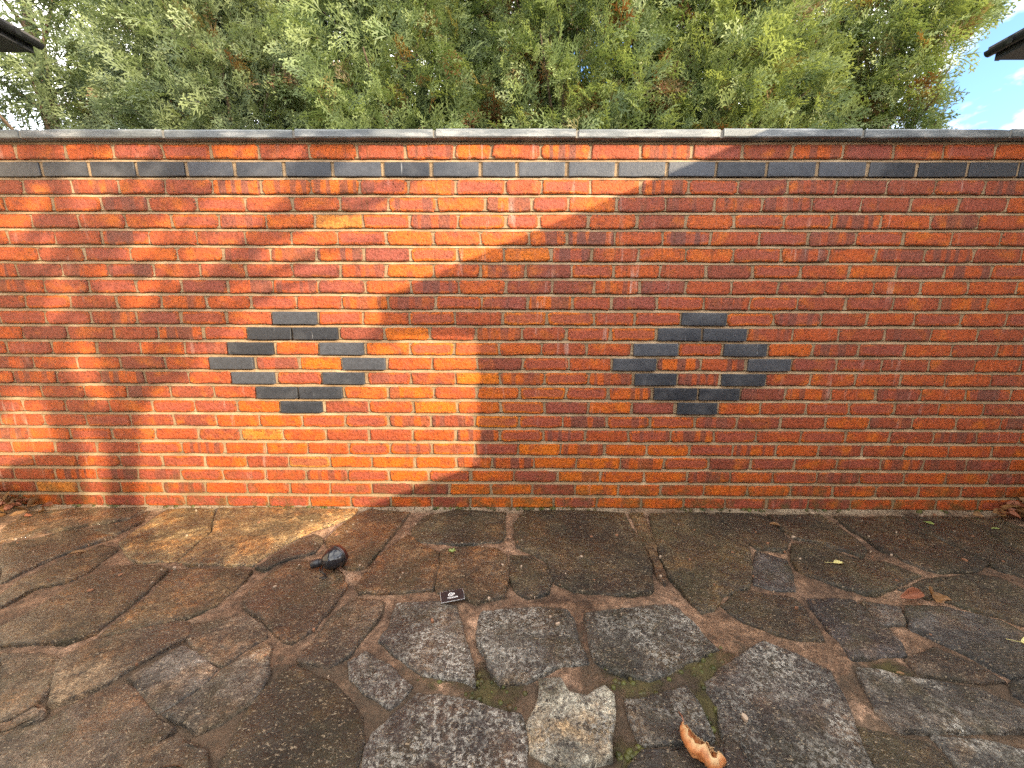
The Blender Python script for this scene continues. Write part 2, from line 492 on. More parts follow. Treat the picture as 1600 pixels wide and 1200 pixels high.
# ------------------------------------------------------------------ measured layout (metres)
# upright joints of each brick course along the wall; beyond them the courses carry on at 225 mm
JOINTS = {0: [-1.315, -1.092, -0.868, -0.65, -0.43, -0.223, 0.0, 0.227, 0.456, 0.696, 0.92, 1.143], 1: [-1.192, -0.973, -0.748, -0.526, -0.333, -0.111, 0.111, 0.338, 0.57, 0.794, 1.025, 1.255], 2: [-1.313, -1.094, -0.873, -0.655, -0.439, -0.217, 0.01, 0.241, 0.472, 0.702, 0.929, 1.157], 3: [-1.183, -0.964, -0.741, -0.514, -0.29, -0.104, 0.115, 0.34, 0.571, 0.8, 1.031, 1.255], 4: [-1.292, -1.071, -0.857, -0.639, -0.418, -0.192, 0.033, 0.254, 0.484, 0.704, 0.927, 1.153], 5: [-1.193, -0.972, -0.744, -0.515, -0.292, -0.063, 0.163, 0.381, 0.605, 0.823, 1.047, 1.266], 6: [-1.312, -1.089, -0.865, -0.637, -0.416, -0.19, 0.036, 0.261, 0.487, 0.713, 0.941, 1.158], 7: [-1.19, -0.967, -0.734, -0.508, -0.282, -0.057, 0.167, 0.392, 0.613, 0.836, 1.052, 1.27], 8: [-1.305, -1.087, -0.859, -0.631, -0.4, -0.179, 0.042, 0.273, 0.491, 0.713, 0.941, 1.157], 9: [-1.422, -1.196, -0.963, -0.737, -0.511, -0.288, -0.061, 0.165, 0.386, 0.611, 0.832, 1.049, 1.275], 10: [-1.524, -1.293, -1.073, -0.854, -0.629, -0.401, -0.176, 0.055, 0.286, 0.499, 0.725, 0.943, 1.171, 1.393], 11: [-1.421, -1.187, -0.964, -0.733, -0.513, -0.287, -0.064, 0.147, 0.37, 0.597, 0.828, 1.043, 1.266], 12: [-1.313, -1.088, -0.857, -0.636, -0.408, -0.18, 0.046, 0.266, 0.487, 0.712, 0.933, 1.158], 13: [-1.181, -0.955, -0.735, -0.506, -0.279, -0.05, 0.173, 0.399, 0.603, 0.823, 1.052], 14: [-1.057, -0.834, -0.608, -0.374, -0.15, 0.075, 0.293, 0.482, 0.704, 0.932, 1.156], 15: [-1.163, -0.944, -0.715, -0.492, -0.26, -0.034, 0.192, 0.395, 0.616, 0.835, 1.06], 16: [-1.06, -0.832, -0.608, -0.378, -0.155, 0.064, 0.286, 0.484, 0.706, 0.929, 1.152], 17: [-1.161, -0.937, -0.71, -0.488, -0.262, -0.04, 0.183, 0.378, 0.602, 0.826, 1.052], 18: [-1.051, -0.832, -0.599, -0.375, -0.151, 0.079, 0.257, 0.484, 0.711, 0.935, 1.168], 19: [-1.163, -0.934, -0.707, -0.483, -0.258, -0.033, 0.128, 0.357, 0.584, 0.811, 1.039], 20: [-1.031, -0.807, -0.581, -0.356, -0.127, 0.092, 0.261, 0.486, 0.712, 0.937, 1.162], 21: [-0.939, -0.71, -0.485, -0.263, -0.033, 0.136, 0.358, 0.591, 0.813, 1.042], 22: [-1.053, -0.829, -0.598, -0.374, -0.147, 0.021, 0.248, 0.477, 0.706, 0.93, 1.159], 23: [-1.161, -0.931, -0.713, -0.488, -0.268, -0.096, 0.128, 0.352, 0.582, 0.815, 1.045]}
STONES = [
    ('w', [(-2.459,1.685),(-2.531,1.846),(-2.329,1.885),(-2.103,1.885),(-1.971,1.897),(-1.956,1.785),(-2.159,1.704),(-2.232,1.657),(-2.334,1.589)]),
    ('w', [(-2.301,1.564),(-2.208,1.612),(-2.151,1.66),(-2.083,1.685),(-1.875,1.629),(-1.932,1.531),(-1.968,1.454),(-1.971,1.352),(-1.981,1.319)]),
    ('w', [(-2.045,1.685),(-1.931,1.76),(-1.924,1.86),(-1.871,1.744),(-1.885,1.655)]),
    ('w', [(-1.9,1.257),(-1.925,1.323),(-1.907,1.434),(-1.88,1.493),(-1.851,1.557),(-1.749,1.531),(-1.733,1.437),(-1.732,1.344),(-1.817,1.298),(-1.826,1.201)]),
    ('o', [(-1.829,1.878),(-1.602,1.892),(-1.459,1.685),(-1.443,1.585),(-1.423,1.461),(-1.582,1.454),(-1.711,1.528),(-1.789,1.585),(-1.807,1.724)]),
    ('o', [(-1.569,1.888),(-1.243,1.902),(-0.831,1.892),(-0.83,1.802),(-0.969,1.694),(-1.04,1.594),(-1.079,1.437),(-1.182,1.437),(-1.34,1.447),(-1.4,1.457),(-1.422,1.585),(-1.432,1.675)]),
    ('b', [(-1.051,1.422),(-1.0,1.56),(-0.939,1.657),(-0.879,1.62),(-0.869,1.52),(-0.945,1.481),(-1.007,1.411)]),
    ('w', [(-0.758,1.894),(-0.541,1.861),(-0.576,1.629),(-0.603,1.416),(-0.672,1.416),(-0.775,1.509),(-0.854,1.619),(-0.834,1.767)]),
    ('w', [(-0.986,1.257),(-0.973,1.342),(-0.93,1.437),(-0.816,1.451),(-0.691,1.381),(-0.641,1.317),(-0.649,1.213),(-0.653,1.123),(-0.696,1.052),(-0.73,1.061),(-0.825,1.133),(-0.94,1.203)]),
    ('w', [(-1.7,1.105),(-1.675,1.182),(-1.689,1.314),(-1.627,1.415),(-1.558,1.419),(-1.465,1.419),(-1.408,1.392),(-1.379,1.269),(-1.366,1.172),(-1.373,1.091),(-1.422,1.056),(-1.61,1.036)]),
    ('w', [(-1.386,1.397),(-1.067,1.397),(-1.056,1.342),(-1.063,1.201),(-1.101,1.174),(-1.198,1.125),(-1.335,1.076),(-1.338,1.172),(-1.341,1.269)]),
    ('b', [(-1.358,0.973),(-1.327,1.048),(-1.184,1.109),(-1.098,1.128),(-1.051,1.08),(-1.096,1.005),(-1.135,0.941),(-1.181,0.882),(-1.241,0.857),(-1.307,0.924)]),
    ('b', [(-1.07,1.121),(-0.919,1.159),(-0.844,1.12),(-0.802,1.078),(-0.857,0.97),(-0.958,1.013),(-1.035,1.061)]),
    ('g', [(-1.041,1.037),(-0.864,0.957),(-0.868,0.9),(-0.916,0.827),(-1.011,0.879),(-1.096,0.923),(-1.066,0.979)]),
    ('g', [(-0.842,0.953),(-0.783,1.054),(-0.75,1.026),(-0.714,0.952),(-0.696,0.856),(-0.739,0.81),(-0.783,0.792),(-0.901,0.827),(-0.859,0.896)]),
    ('b', [(-1.556,0.994),(-1.441,1.001),(-1.372,0.977),(-1.32,0.924),(-1.281,0.876),(-1.292,0.828),(-1.317,0.812)]),
    ('b', [(-1.299,0.798),(-1.281,0.793),(-1.262,0.84),(-1.219,0.814),(-1.246,0.783),(-1.268,0.775)]),
    ('b', [(-1.089,0.901),(-1.045,0.888),(-0.919,0.814),(-0.857,0.793),(-0.869,0.76),(-0.847,0.702),(-1.173,0.702),(-1.255,0.765),(-1.189,0.801),(-1.149,0.869)]),
    ('b', [(-0.819,0.768),(-0.735,0.742),(-0.691,0.702),(-0.845,0.702),(-0.857,0.747)]),
    ('m', [(-0.684,0.905),(-0.644,0.97),(-0.508,0.914),(-0.439,0.867),(-0.39,0.825),(-0.362,0.768),(-0.343,0.696),(-0.663,0.696),(-0.685,0.814)]),
    ('m', [(-0.44,1.829),(-0.287,1.892),(-0.038,1.869),(-0.034,1.685),(-0.064,1.606),(-0.246,1.598),(-0.428,1.606),(-0.484,1.704)]),
    ('w', [(-0.493,1.657),(-0.406,1.577),(-0.32,1.523),(-0.305,1.395),(-0.297,1.298),(-0.423,1.283),(-0.563,1.283),(-0.593,1.317),(-0.57,1.478)]),
    ('w', [(-0.303,1.54),(-0.201,1.562),(-0.072,1.547),(-0.023,1.493),(-0.013,1.368),(-0.029,1.271),(-0.13,1.229),(-0.176,1.271),(-0.272,1.283),(-0.294,1.437)]),
    ('m', [(0.072,1.892),(0.592,1.874),(0.591,1.724),(0.585,1.466),(0.543,1.307),(0.397,1.279),(0.244,1.302),(0.172,1.344),(0.159,1.484),(0.099,1.528),(0.032,1.574),(0.02,1.764)]),
    ('m', [(-0.005,1.504),(0.078,1.504),(0.136,1.448),(0.157,1.368),(0.141,1.297),(0.067,1.262),(0.021,1.295),(0.003,1.395)]),
    ('w', [(0.618,1.86),(0.692,1.86),(0.63,1.437),(0.611,1.348),(0.588,1.374),(0.608,1.56)]),
    ('m', [(0.723,1.861),(1.025,1.867),(1.053,1.761),(1.083,1.609),(0.995,1.437),(0.923,1.326),(0.802,1.277),(0.731,1.21),(0.678,1.192),(0.662,1.261),(0.643,1.396),(0.674,1.629)]),
    ('l', [(-0.405,1.22),(-0.27,1.236),(-0.194,1.209),(-0.159,1.105),(-0.093,0.927),(-0.168,0.934),(-0.248,0.947),(-0.343,1.005),(-0.417,1.061),(-0.408,1.112)]),
    ('l', [(-0.095,1.188),(0.064,1.209),(0.201,1.209),(0.222,1.162),(0.223,1.078),(0.234,0.99),(0.134,0.976),(0.052,0.934),(-0.024,0.92),(-0.058,0.981),(-0.098,1.061),(-0.108,1.142)]),
    ('l', [(0.263,1.189),(0.57,1.229),(0.596,1.207),(0.623,1.152),(0.641,1.078),(0.652,1.039),(0.535,0.994),(0.45,0.952),(0.407,0.934),(0.319,0.966),(0.262,0.994),(0.258,1.078)]),
    ('b', [(-0.464,1.222),(-0.46,1.163),(-0.487,1.061),(-0.494,1.027),(-0.536,0.968),(-0.642,0.998),(-0.619,1.133),(-0.586,1.245)]),
    ('p', [(-0.449,1.016),(-0.385,0.985),(-0.278,0.911),(-0.291,0.881),(-0.322,0.846),(-0.394,0.886),(-0.455,0.931),(-0.481,0.979)]),
    ('p', [(-0.253,0.889),(-0.173,0.882),(-0.06,0.858),(0.028,0.834),(0.045,0.793),(0.044,0.693),(-0.325,0.693),(-0.343,0.752),(-0.335,0.786),(-0.298,0.834)]),
    ('c', [(0.093,0.929),(0.148,0.929),(0.168,0.891),(0.21,0.885),(0.266,0.912),(0.288,0.885),(0.284,0.848),(0.254,0.788),(0.245,0.734),(0.158,0.723),(0.095,0.726),(0.056,0.749),(0.054,0.814),(0.081,0.872)]),
    ('l', [(0.322,0.876),(0.388,0.885),(0.466,0.905),(0.499,0.918),(0.513,0.883),(0.511,0.83),(0.512,0.784),(0.499,0.774),(0.378,0.769),(0.327,0.766),(0.32,0.814)]),
    ('d', [(0.323,0.755),(0.382,0.759),(0.498,0.762),(0.536,0.747),(0.547,0.696),(0.267,0.696),(0.305,0.739)]),
    ('m', [(1.084,1.874),(1.309,1.874),(1.298,1.647),(1.222,1.567),(1.105,1.575),(1.089,1.651),(1.077,1.785)]),
    ('m', [(1.342,1.86),(1.615,1.856),(1.605,1.647),(1.588,1.564),(1.517,1.52),(1.444,1.619),(1.335,1.64),(1.332,1.666)]),
    ('m', [(1.297,1.603),(1.411,1.584),(1.491,1.49),(1.59,1.473),(1.644,1.392),(1.463,1.322),(1.354,1.297),(1.29,1.322),(1.2,1.386),(1.186,1.411),(1.215,1.496)]),
    ('d', [(1.084,1.544),(1.18,1.49),(1.14,1.395),(1.086,1.309),(1.004,1.309),(0.949,1.334),(1.008,1.437)]),
    ('m', [(1.672,1.846),(2.005,1.846),(1.994,1.605),(2.011,1.478),(1.917,1.428),(1.736,1.414),(1.682,1.487),(1.67,1.598)]),
    ('m', [(2.025,1.838),(2.331,1.856),(2.264,1.615),(2.272,1.512),(2.098,1.381),(2.03,1.442),(2.037,1.612),(2.011,1.704)]),
    ('m', [(2.35,1.846),(2.514,1.833),(2.545,1.685),(2.332,1.528),(2.296,1.64)]),
    ('m', [(0.866,1.288),(1.054,1.264),(1.049,1.213),(1.013,1.091),(0.94,1.082),(0.872,1.108),(0.795,1.166),(0.772,1.224)]),
    ('d', [(1.102,1.267),(1.267,1.257),(1.261,1.172),(1.271,1.096),(1.228,1.027),(1.175,1.023),(1.059,1.023),(1.073,1.133)]),
    ('d', [(1.426,1.228),(1.563,1.223),(1.69,1.156),(1.712,1.069),(1.562,0.959),(1.46,0.956),(1.431,1.013),(1.381,1.081),(1.349,1.136)]),
    ('m', [(1.637,1.368),(1.886,1.4),(1.951,1.386),(1.981,1.281),(1.757,1.114),(1.725,1.196),(1.612,1.251),(1.492,1.307)]),
    ('p', [(0.564,0.936),(0.817,1.073),(0.89,1.017),(0.944,0.965),(0.932,0.904),(0.89,0.82),(0.837,0.693),(0.562,0.693),(0.577,0.773),(0.544,0.794),(0.563,0.86),(0.558,0.898)]),
    ('l', [(1.042,0.977),(1.117,0.963),(1.194,0.942),(1.325,0.915),(1.397,0.837),(1.359,0.809),(1.194,0.806),(1.074,0.8),(1.002,0.806),(0.979,0.86)]),
    ('l', [(1.064,0.788),(1.164,0.78),(1.276,0.748),(1.214,0.702),(1.045,0.702),(1.053,0.752)]),
    ('b', [(1.219,1.008),(1.341,1.048),(1.396,0.991),(1.417,0.94),(1.355,0.94),(1.212,0.962)]),
    ('d', [(1.433,0.938),(1.572,0.966),(1.429,0.86),(1.404,0.905)]),
    ('m', [(0.905,0.812),(0.973,0.785),(1.035,0.775),(1.03,0.702),(0.86,0.702),(0.876,0.767)]),
    ('d', [(1.286,1.253),(1.396,1.22),(1.345,1.154),(1.256,1.136)]),
    ('d', [(0.549,0.793),(0.566,0.77),(0.557,0.702),(0.498,0.702),(0.529,0.767)]),
]
TREE_LIMBS = [
    (0.06, 0.058, [(3.45,-2.59,0.9),(3.66,-2.59,1.99),(3.74,-2.59,2.38),(3.81,-2.59,2.74),(3.87,-2.59,2.98)]),
    (0.066, 0.028, [(3.87,-2.59,2.95),(3.94,-2.51,3.15),(4.22,-2.43,3.5),(4.46,-2.35,3.78),(4.71,-2.27,4.03),(4.91,-2.19,4.27)]),
    (0.056, 0.024, [(3.87,-2.59,2.95),(3.96,-2.69,3.33),(4.03,-2.79,3.78),(4.12,-2.89,4.15),(4.25,-2.99,4.52)]),
    (0.05, 0.028, [(3.82,-2.59,2.74),(3.73,-2.66,2.99),(3.68,-2.74,3.29),(3.68,-2.81,3.58),(3.66,-2.89,3.92)]),
    (0.046, 0.046, [(3.51,-2.59,1.13),(3.39,-2.54,1.97),(3.34,-2.49,2.33),(3.33,-2.44,2.59),(3.26,-2.39,2.91)]),
    (0.046, 0.02, [(3.52,-2.59,3.02),(3.37,-2.51,3.24),(3.38,-2.44,3.53),(3.61,-2.36,3.78),(3.9,-2.29,4.04)]),
    (0.03, 0.008, [(4.43,-2.59,3.59),(4.45,-2.39,3.52),(4.48,-2.19,3.52),(4.5,-1.99,3.46)]),
    (0.03, 0.008, [(4.02,-2.39,3.33),(4.08,-2.19,3.28),(4.05,-1.99,3.27),(4.07,-1.79,3.22)]),
    (0.03, 0.008, [(4.34,-2.39,3.64),(4.47,-2.22,3.67),(4.56,-2.05,3.68),(4.65,-1.89,3.75)]),
    (0.03, 0.008, [(4.38,-2.29,3.74),(4.37,-2.04,3.69),(4.34,-1.79,3.62)]),
    (0.03, 0.008, [(3.93,-2.49,3.16),(4.23,-2.65,3.59),(4.66,-2.82,4.03),(5.21,-2.99,4.44)]),
    (0.03, 0.008, [(4.16,-2.89,3.83),(4.68,-3.05,4.1),(5.28,-3.22,4.33),(5.97,-3.39,4.67)]),
    (0.025, 0.008, [(4.09,-2.79,3.38),(4.55,-2.95,3.66),(4.96,-3.12,3.99),(5.42,-3.29,4.28)]),
]

# ------------------------------------------------------------------ ground
def make_ground():
    b = MB()
    s = 400.0
    b.add([(-s, -s, -0.12), (s, -s, -0.12), (s, s, -0.12), (-s, s, -0.12)], [(0, 1, 2, 3)])
    tag(b.build('ground', M_SOIL), kind='structure')
make_ground()

# ------------------------------------------------------------------ garden wall
COURSE = 0.075
HALF = 0.0300
N_COURSE = 24
WX0, WX1 = -3.45, 3.45
DIAMOND = {13: [0], 12: [-1, 1], 11: [-2, 2], 10: [-3, 3], 9: [-2, 2], 8: [-1, 1], 7: [0]}

def wob(x, z, s, amp):
    return amp * noise.noise(Vector((x * s, z * s, 4.7)))

def brick_mesh(b, x0, x1, zc, rng, blue, proud, tint):
    """one brick: ragged front face, worn arris, sides running back into the wall"""
    j = 0.0010 if blue else 0.0030
    ch = 0.0025 if blue else rng.uniform(0.004, 0.012)
    z0, z1 = zc - HALF, zc + HALF
    w = x1 - x0
    def J(): return rng.uniform(-j, j)
    nb = 3 if blue else 4
    ring = []
    ring.append((x0 + ch, z0)); 
    for k in range(1, nb): ring.append((x0 + w * k / nb + rng.uniform(-.012, .012), z0))
    ring.append((x1 - ch, z0)); ring.append((x1, z0 + ch)); ring.append((x1, z1 - ch)); ring.append((x1 - ch, z1))
    for k in range(nb - 1, 0, -1): ring.append((x0 + w * k / nb + rng.uniform(-.012, .012), z1))
    ring.append((x0 + ch, z1)); ring.append((x0, z1 - ch)); ring.append((x0, z0 + ch))
    ring = [(x + J() * (1.3 if x in (x0, x1) else 1), z + J() + wob(x, zc, 3.0, 0.0016)) for x, z in ring]
    n = len(ring)
    cx, cz = (x0 + x1) / 2, zc
    ins = 0.0018 if blue else 0.0042
    dep = 0.0012 if blue else 0.0034
    tilt = rng.uniform(-.0012, .0012)
    vs = [(x, WALL_Y + 0.03, z) for x, z in ring]
    vs += [(x, WALL_Y - proud + dep + rng.uniform(-j, j) * .35, z) for x, z in ring]
    for x, z in ring:
        vs.append((x + (ins if x < cx else -ins), WALL_Y - proud + tilt * (x - cx) / w * 2 + rng.uniform(-j, j) * .25, z + (ins if z < cz else -ins)))
    for x, z in ring:
        q = ins + 0.010
        vs.append((x + (q if x < cx else -q), WALL_Y - proud - 0.0004 + tilt * (x - cx) / w * 2, z + (q if z < cz else -q)))
    fs = []
    for r in (0, 1, 2):
        for k in range(n):
            k2 = (k + 1) % n
            fs.append((r * n + k, r * n + k2, (r + 1) * n + k2, (r + 1) * n + k))
    fs.append(tuple(3 * n + k for k in range(n)))
    i0 = len(b.v)
    b.add(vs, fs, tint)
    for q in range(3 * n):
        b.t[i0 + q] = (tint[0], tint[1], tint[2], 0.0)

def build_wall():
    rng = random.Random(11)
    root = empty('garden_wall', (0, WALL_Y + 0.1, 0))
    tag(root, 'orange red brick garden wall with two dark diamond patterns and dark coping', 'brick wall')
    # joint positions per course, extended to both ends
    rows = []
    for i in range(N_COURSE):
        xs = list(JOINTS[i])
        while xs[0] > WX0: xs.insert(0, xs[0] - 0.225 + rng.uniform(-.005, .005))
        while xs[-1] < WX1: xs.append(xs[-1] + 0.226 + rng.uniform(-.005, .005))
        rows.append(xs)
    bricks = []
    for i, xs in enumerate(rows):
        zc = 0.036 + COURSE * i
        for a, c in zip(xs, xs[1:]):
            g = 0.0062 + rng.uniform(-.0014, .0018)
            x0, x1 = a + g, c - g
            cx = (x0 + x1) / 2
            blue, proud = False, rng.uniform(-0.0012, 0.0016)
            if i == 22:
                blue, proud = True, 0.001 + rng.uniform(-.0005, .0008)
                x0 += 0.0022; x1 -= 0.0022
            if i in DIAMOND:
                for ctr in (-1.073, 0.942):
                    for k in DIAMOND[i]:
                        if abs(cx - (ctr + k * 0.1125)) < 0.055:
                            blue, proud = True, 0.0100 if ctr < 0 else 0.0075
            # clay colours with the lens vignette put in: brighter orange low in the middle, redder and plum to the sides and top
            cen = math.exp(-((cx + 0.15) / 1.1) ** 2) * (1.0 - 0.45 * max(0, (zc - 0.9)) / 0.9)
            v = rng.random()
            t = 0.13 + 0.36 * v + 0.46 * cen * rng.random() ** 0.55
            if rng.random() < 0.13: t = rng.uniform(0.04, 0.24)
            if rng.random() < 0.012: t = 0.97
            band = 0.0
            if rng.random() < 0.24: band = rng.uniform(0.55, 1.0)
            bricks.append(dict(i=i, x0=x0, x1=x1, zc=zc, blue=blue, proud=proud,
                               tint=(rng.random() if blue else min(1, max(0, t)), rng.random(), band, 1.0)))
    # which red bricks show largest: scored by apparent size from where the photograph was taken, inside its view
    def size(bk):
        h = bk['zc'] - 1.042
        dep = WALL_Y * 0.983 - h * 0.1837
        a, c = max(bk['x0'] / dep, -1.331), min(bk['x1'] / dep, 1.331)
        return max(0.0, c - a) / dep
    red = sorted((b for b in bricks if not b['blue']), key=size, reverse=True)
    single = set(id(b) for b in red[:300])
    rest = MB()
    for bk in bricks:
        if bk['blue'] or id(bk) in single:
            m = MB()
            brick_mesh(m, bk['x0'], bk['x1'], bk['zc'], rng, bk['blue'], bk['proud'], bk['tint'])
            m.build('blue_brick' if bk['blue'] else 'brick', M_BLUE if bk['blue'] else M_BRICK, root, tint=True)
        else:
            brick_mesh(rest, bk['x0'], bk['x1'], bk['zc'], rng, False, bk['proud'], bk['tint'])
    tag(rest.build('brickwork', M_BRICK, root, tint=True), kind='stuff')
    # mortar: struck bed joints (deep under the brick above, flush on the brick below), slightly recessed uprights, solid core
    m = MB()
    nx = 230
    prof = []
    prof.append((-0.06, 0.004)); prof.append((0.0, 0.003))
    for i in range(N_COURSE):
        zc = 0.036 + COURSE * i
        prof += [(zc - HALF - 0.0035, 0.0100), (zc - HALF - 0.0003, 0.0165), (zc - HALF + 0.003, 0.0065), (zc + HALF - 0.003, 0.0060), (zc + HALF + 0.0003, 0.0010)]
    top = 0.036 + COURSE * (N_COURSE - 1) + HALF
    prof += [(top + 0.012, 0.008)]
    vs, fs = [], []
    for k in range(nx + 1):
        x = WX0 + (WX1 - WX0) * k / nx
        for q, (z, d) in enumerate(prof):
            vs.append((x, WALL_Y + d + rng.uniform(-.0008, .0008), z + wob(x, z, 3.0, 0.0016) + rng.uniform(-.0008, .0008)))
    P = len(prof)
    for k in range(nx):
        for q in range(P - 1):
            a = k * P + q
            fs.append((a, a + P, a + P + 1, a + 1))
    m.add(vs, fs)
    m.box(WX0, WX1, WALL_Y + 0.025, WALL_Y + 0.205, -0.1, top + 0.010)
    m.build('mortar', M_MORTAR, root, smooth=False)
    # coping: dark slabs about 0.63 m long, overhanging the face, buff mortar between them
    cz0, cz1 = top + 0.0125, top + 0.0475
    joints = [-3.44, -2.87, -2.205, -1.56, -0.975, -0.347, 0.287, 0.925, 1.545, 2.19, 2.83, 3.45]
    for a, c in zip(joints, joints[1:]):
        b = MB()
        n = 8
        dz = rng.uniform(-.002, .002); dy = rng.uniform(-.003, .003)
        vs, fs = [], []
        sec = [(-0.034, cz0), (-0.038, cz0 + .004), (-0.038, cz1 - .006), (-0.033, cz1), (0.243, cz1), (0.243, cz0)]
        for k in range(n + 1):
            x = a + 0.0075 + (c - a - 0.015) * k / n
            for (y, z) in sec:
                vs.append((x, WALL_Y + y + dy + rng.uniform(-.0008, .0008), z + dz + (rng.uniform(-.0008, .0006) if rng.random() < .97 else -.0035 * (z > cz0 + .01))))
        S = len(sec)
        for k in range(n):
            for q in range(S):
                fs.append((k * S + q, k * S + (q + 1) % S, (k + 1) * S + (q + 1) % S, (k + 1) * S + q)[::-1])
        fs.append(tuple(range(S))); fs.append(tuple(n * S + q for q in range(S))[::-1])
        b.add(vs, fs)
        b.build('coping_slab', M_COPING, root)
        b = MB()
        b.box(c - 0.0074, c + 0.0074, WALL_Y - 0.030, WALL_Y + 0.238, cz0 + 0.001, cz1 - 0.004)
        b.build('coping_joint', M_COPING_JOINT, root)
    return root
build_wall()

# ------------------------------------------------------------------ crazy paving
KIND_TONE = {   # the stone's own colour, share of lichen
    'w': ((0.082, 0.049, 0.022), 0.06), 'o': ((0.185, 0.125, 0.050), 0.05), 'm': ((0.040, 0.030, 0.014), 0.05),
    'b': ((0.080, 0.056, 0.034), 0.20), 'g': ((0.125, 0.102, 0.080), 0.20), 'l': ((0.060, 0.054, 0.043), 0.74),
    'c': ((0.240, 0.225, 0.175), 0.75), 'p': ((0.066, 0.055, 0.050), 0.80), 'd': ((0.048, 0.043, 0.040), 0.30)}

OUTLINES = []
def stone(kind, poly, rng, root, proud=None):
    n = len(poly)
    area = sum(poly[i][0] * poly[(i + 1) % n][1] - poly[(i + 1) % n][0] * poly[i][1] for i in range(n))
    if area < 0: poly = poly[::-1]
    # soften corners once, then break the outline up
    q = []
    for i in range(n):
        a, b = Vector(poly[i]), Vector(poly[(i + 1) % n])
        q += [a.lerp(b, 0.03), a.lerp(b, 0.97)]
    pts = []
    for i in range(len(q)):
        a, b = q[i], q[(i + 1) % len(q)]
        m = max(1, int((b - a).length / 0.022))
        for k in range(m):
            p = a.lerp(b, k / m)
            w = noise.noise_vector(Vector((p.x * 14, p.y * 14, 3.3)))
            w2 = noise.noise_vector(Vector((p.x * 45, p.y * 45, 8.3)))
            pts.append(Vector((p.x + w.x * 0.008 + w2.x * 0.005, p.y + w.y * 0.008 + w2.y * 0.005)))
    c = sum(pts, Vector((0, 0))) / len(pts)
    pts = [p + (p - c).normalized() * (0.010 if kind in 'wbom' else 0.006) for p in pts]
    OUTLINES.append(pts)
    size = math.sqrt(abs(area) / 2)
    top = (proud if proud is not None else rng.uniform(0.004, 0.009))
    tx, ty = rng.uniform(-.010, .010), rng.uniform(-.010, .010)
    def H(p):
        return (top + (p.x - c.x) * tx + (p.y - c.y) * ty + 0.0045 * noise.noise(Vector((p.x * 6, p.y * 6, 1.1)))
                + 0.0022 * noise.noise(Vector((p.x * 22, p.y * 22, 5.1))))
    rings = []
    rings.append([(p.x, p.y, -0.05) for p in pts])
    rings.append([(p.x, p.y, H(p) - 0.0055 + 0.003 * noise.noise(Vector((p.x * 30, p.y * 30, 9)))) for p in pts])
    for ins in (0.004, 0.012):
        r = []
        for p in pts:
            d = (c - p)
            L = d.length
            s = p + d / L * min(ins, L * 0.4)
            r.append((s.x, s.y, H(s) - (0.0018 if ins < 0.01 else 0)))
        rings.append(r)
    for fr in (0.75, 0.5, 0.27):
        r = []
        for p in pts:
            s = c + (p - c) * fr
            r.append((s.x, s.y, H(s)))
        rings.append(r)
    vs = [v for r in rings for v in r]
    N = len(pts)
    fs = []
    for i in range(len(rings) - 1):
        for k in range(N):
            k2 = (k + 1) % N
            fs.append((i * N + k, i * N + k2, (i + 1) * N + k2, (i + 1) * N + k))
    vs.append((c.x, c.y, H(c)))
    for k in range(N):
        fs.append(((len(rings) - 1) * N + k, (len(rings) - 1) * N + (k + 1) % N, len(vs) - 1))
    b = MB()
    b.add(vs, fs)
    o = b.build('paving_stone', M_STONE, root, smooth=True)
    col, li = KIND_TONE[kind]
    v = rng.uniform(0.85, 1.18)
    o.color = (col[0] * v * rng.uniform(.95, 1.05), col[1] * v, col[2] * v * rng.uniform(.92, 1.08), min(1, max(0, li + rng.uniform(-.06, .06))))
    return o

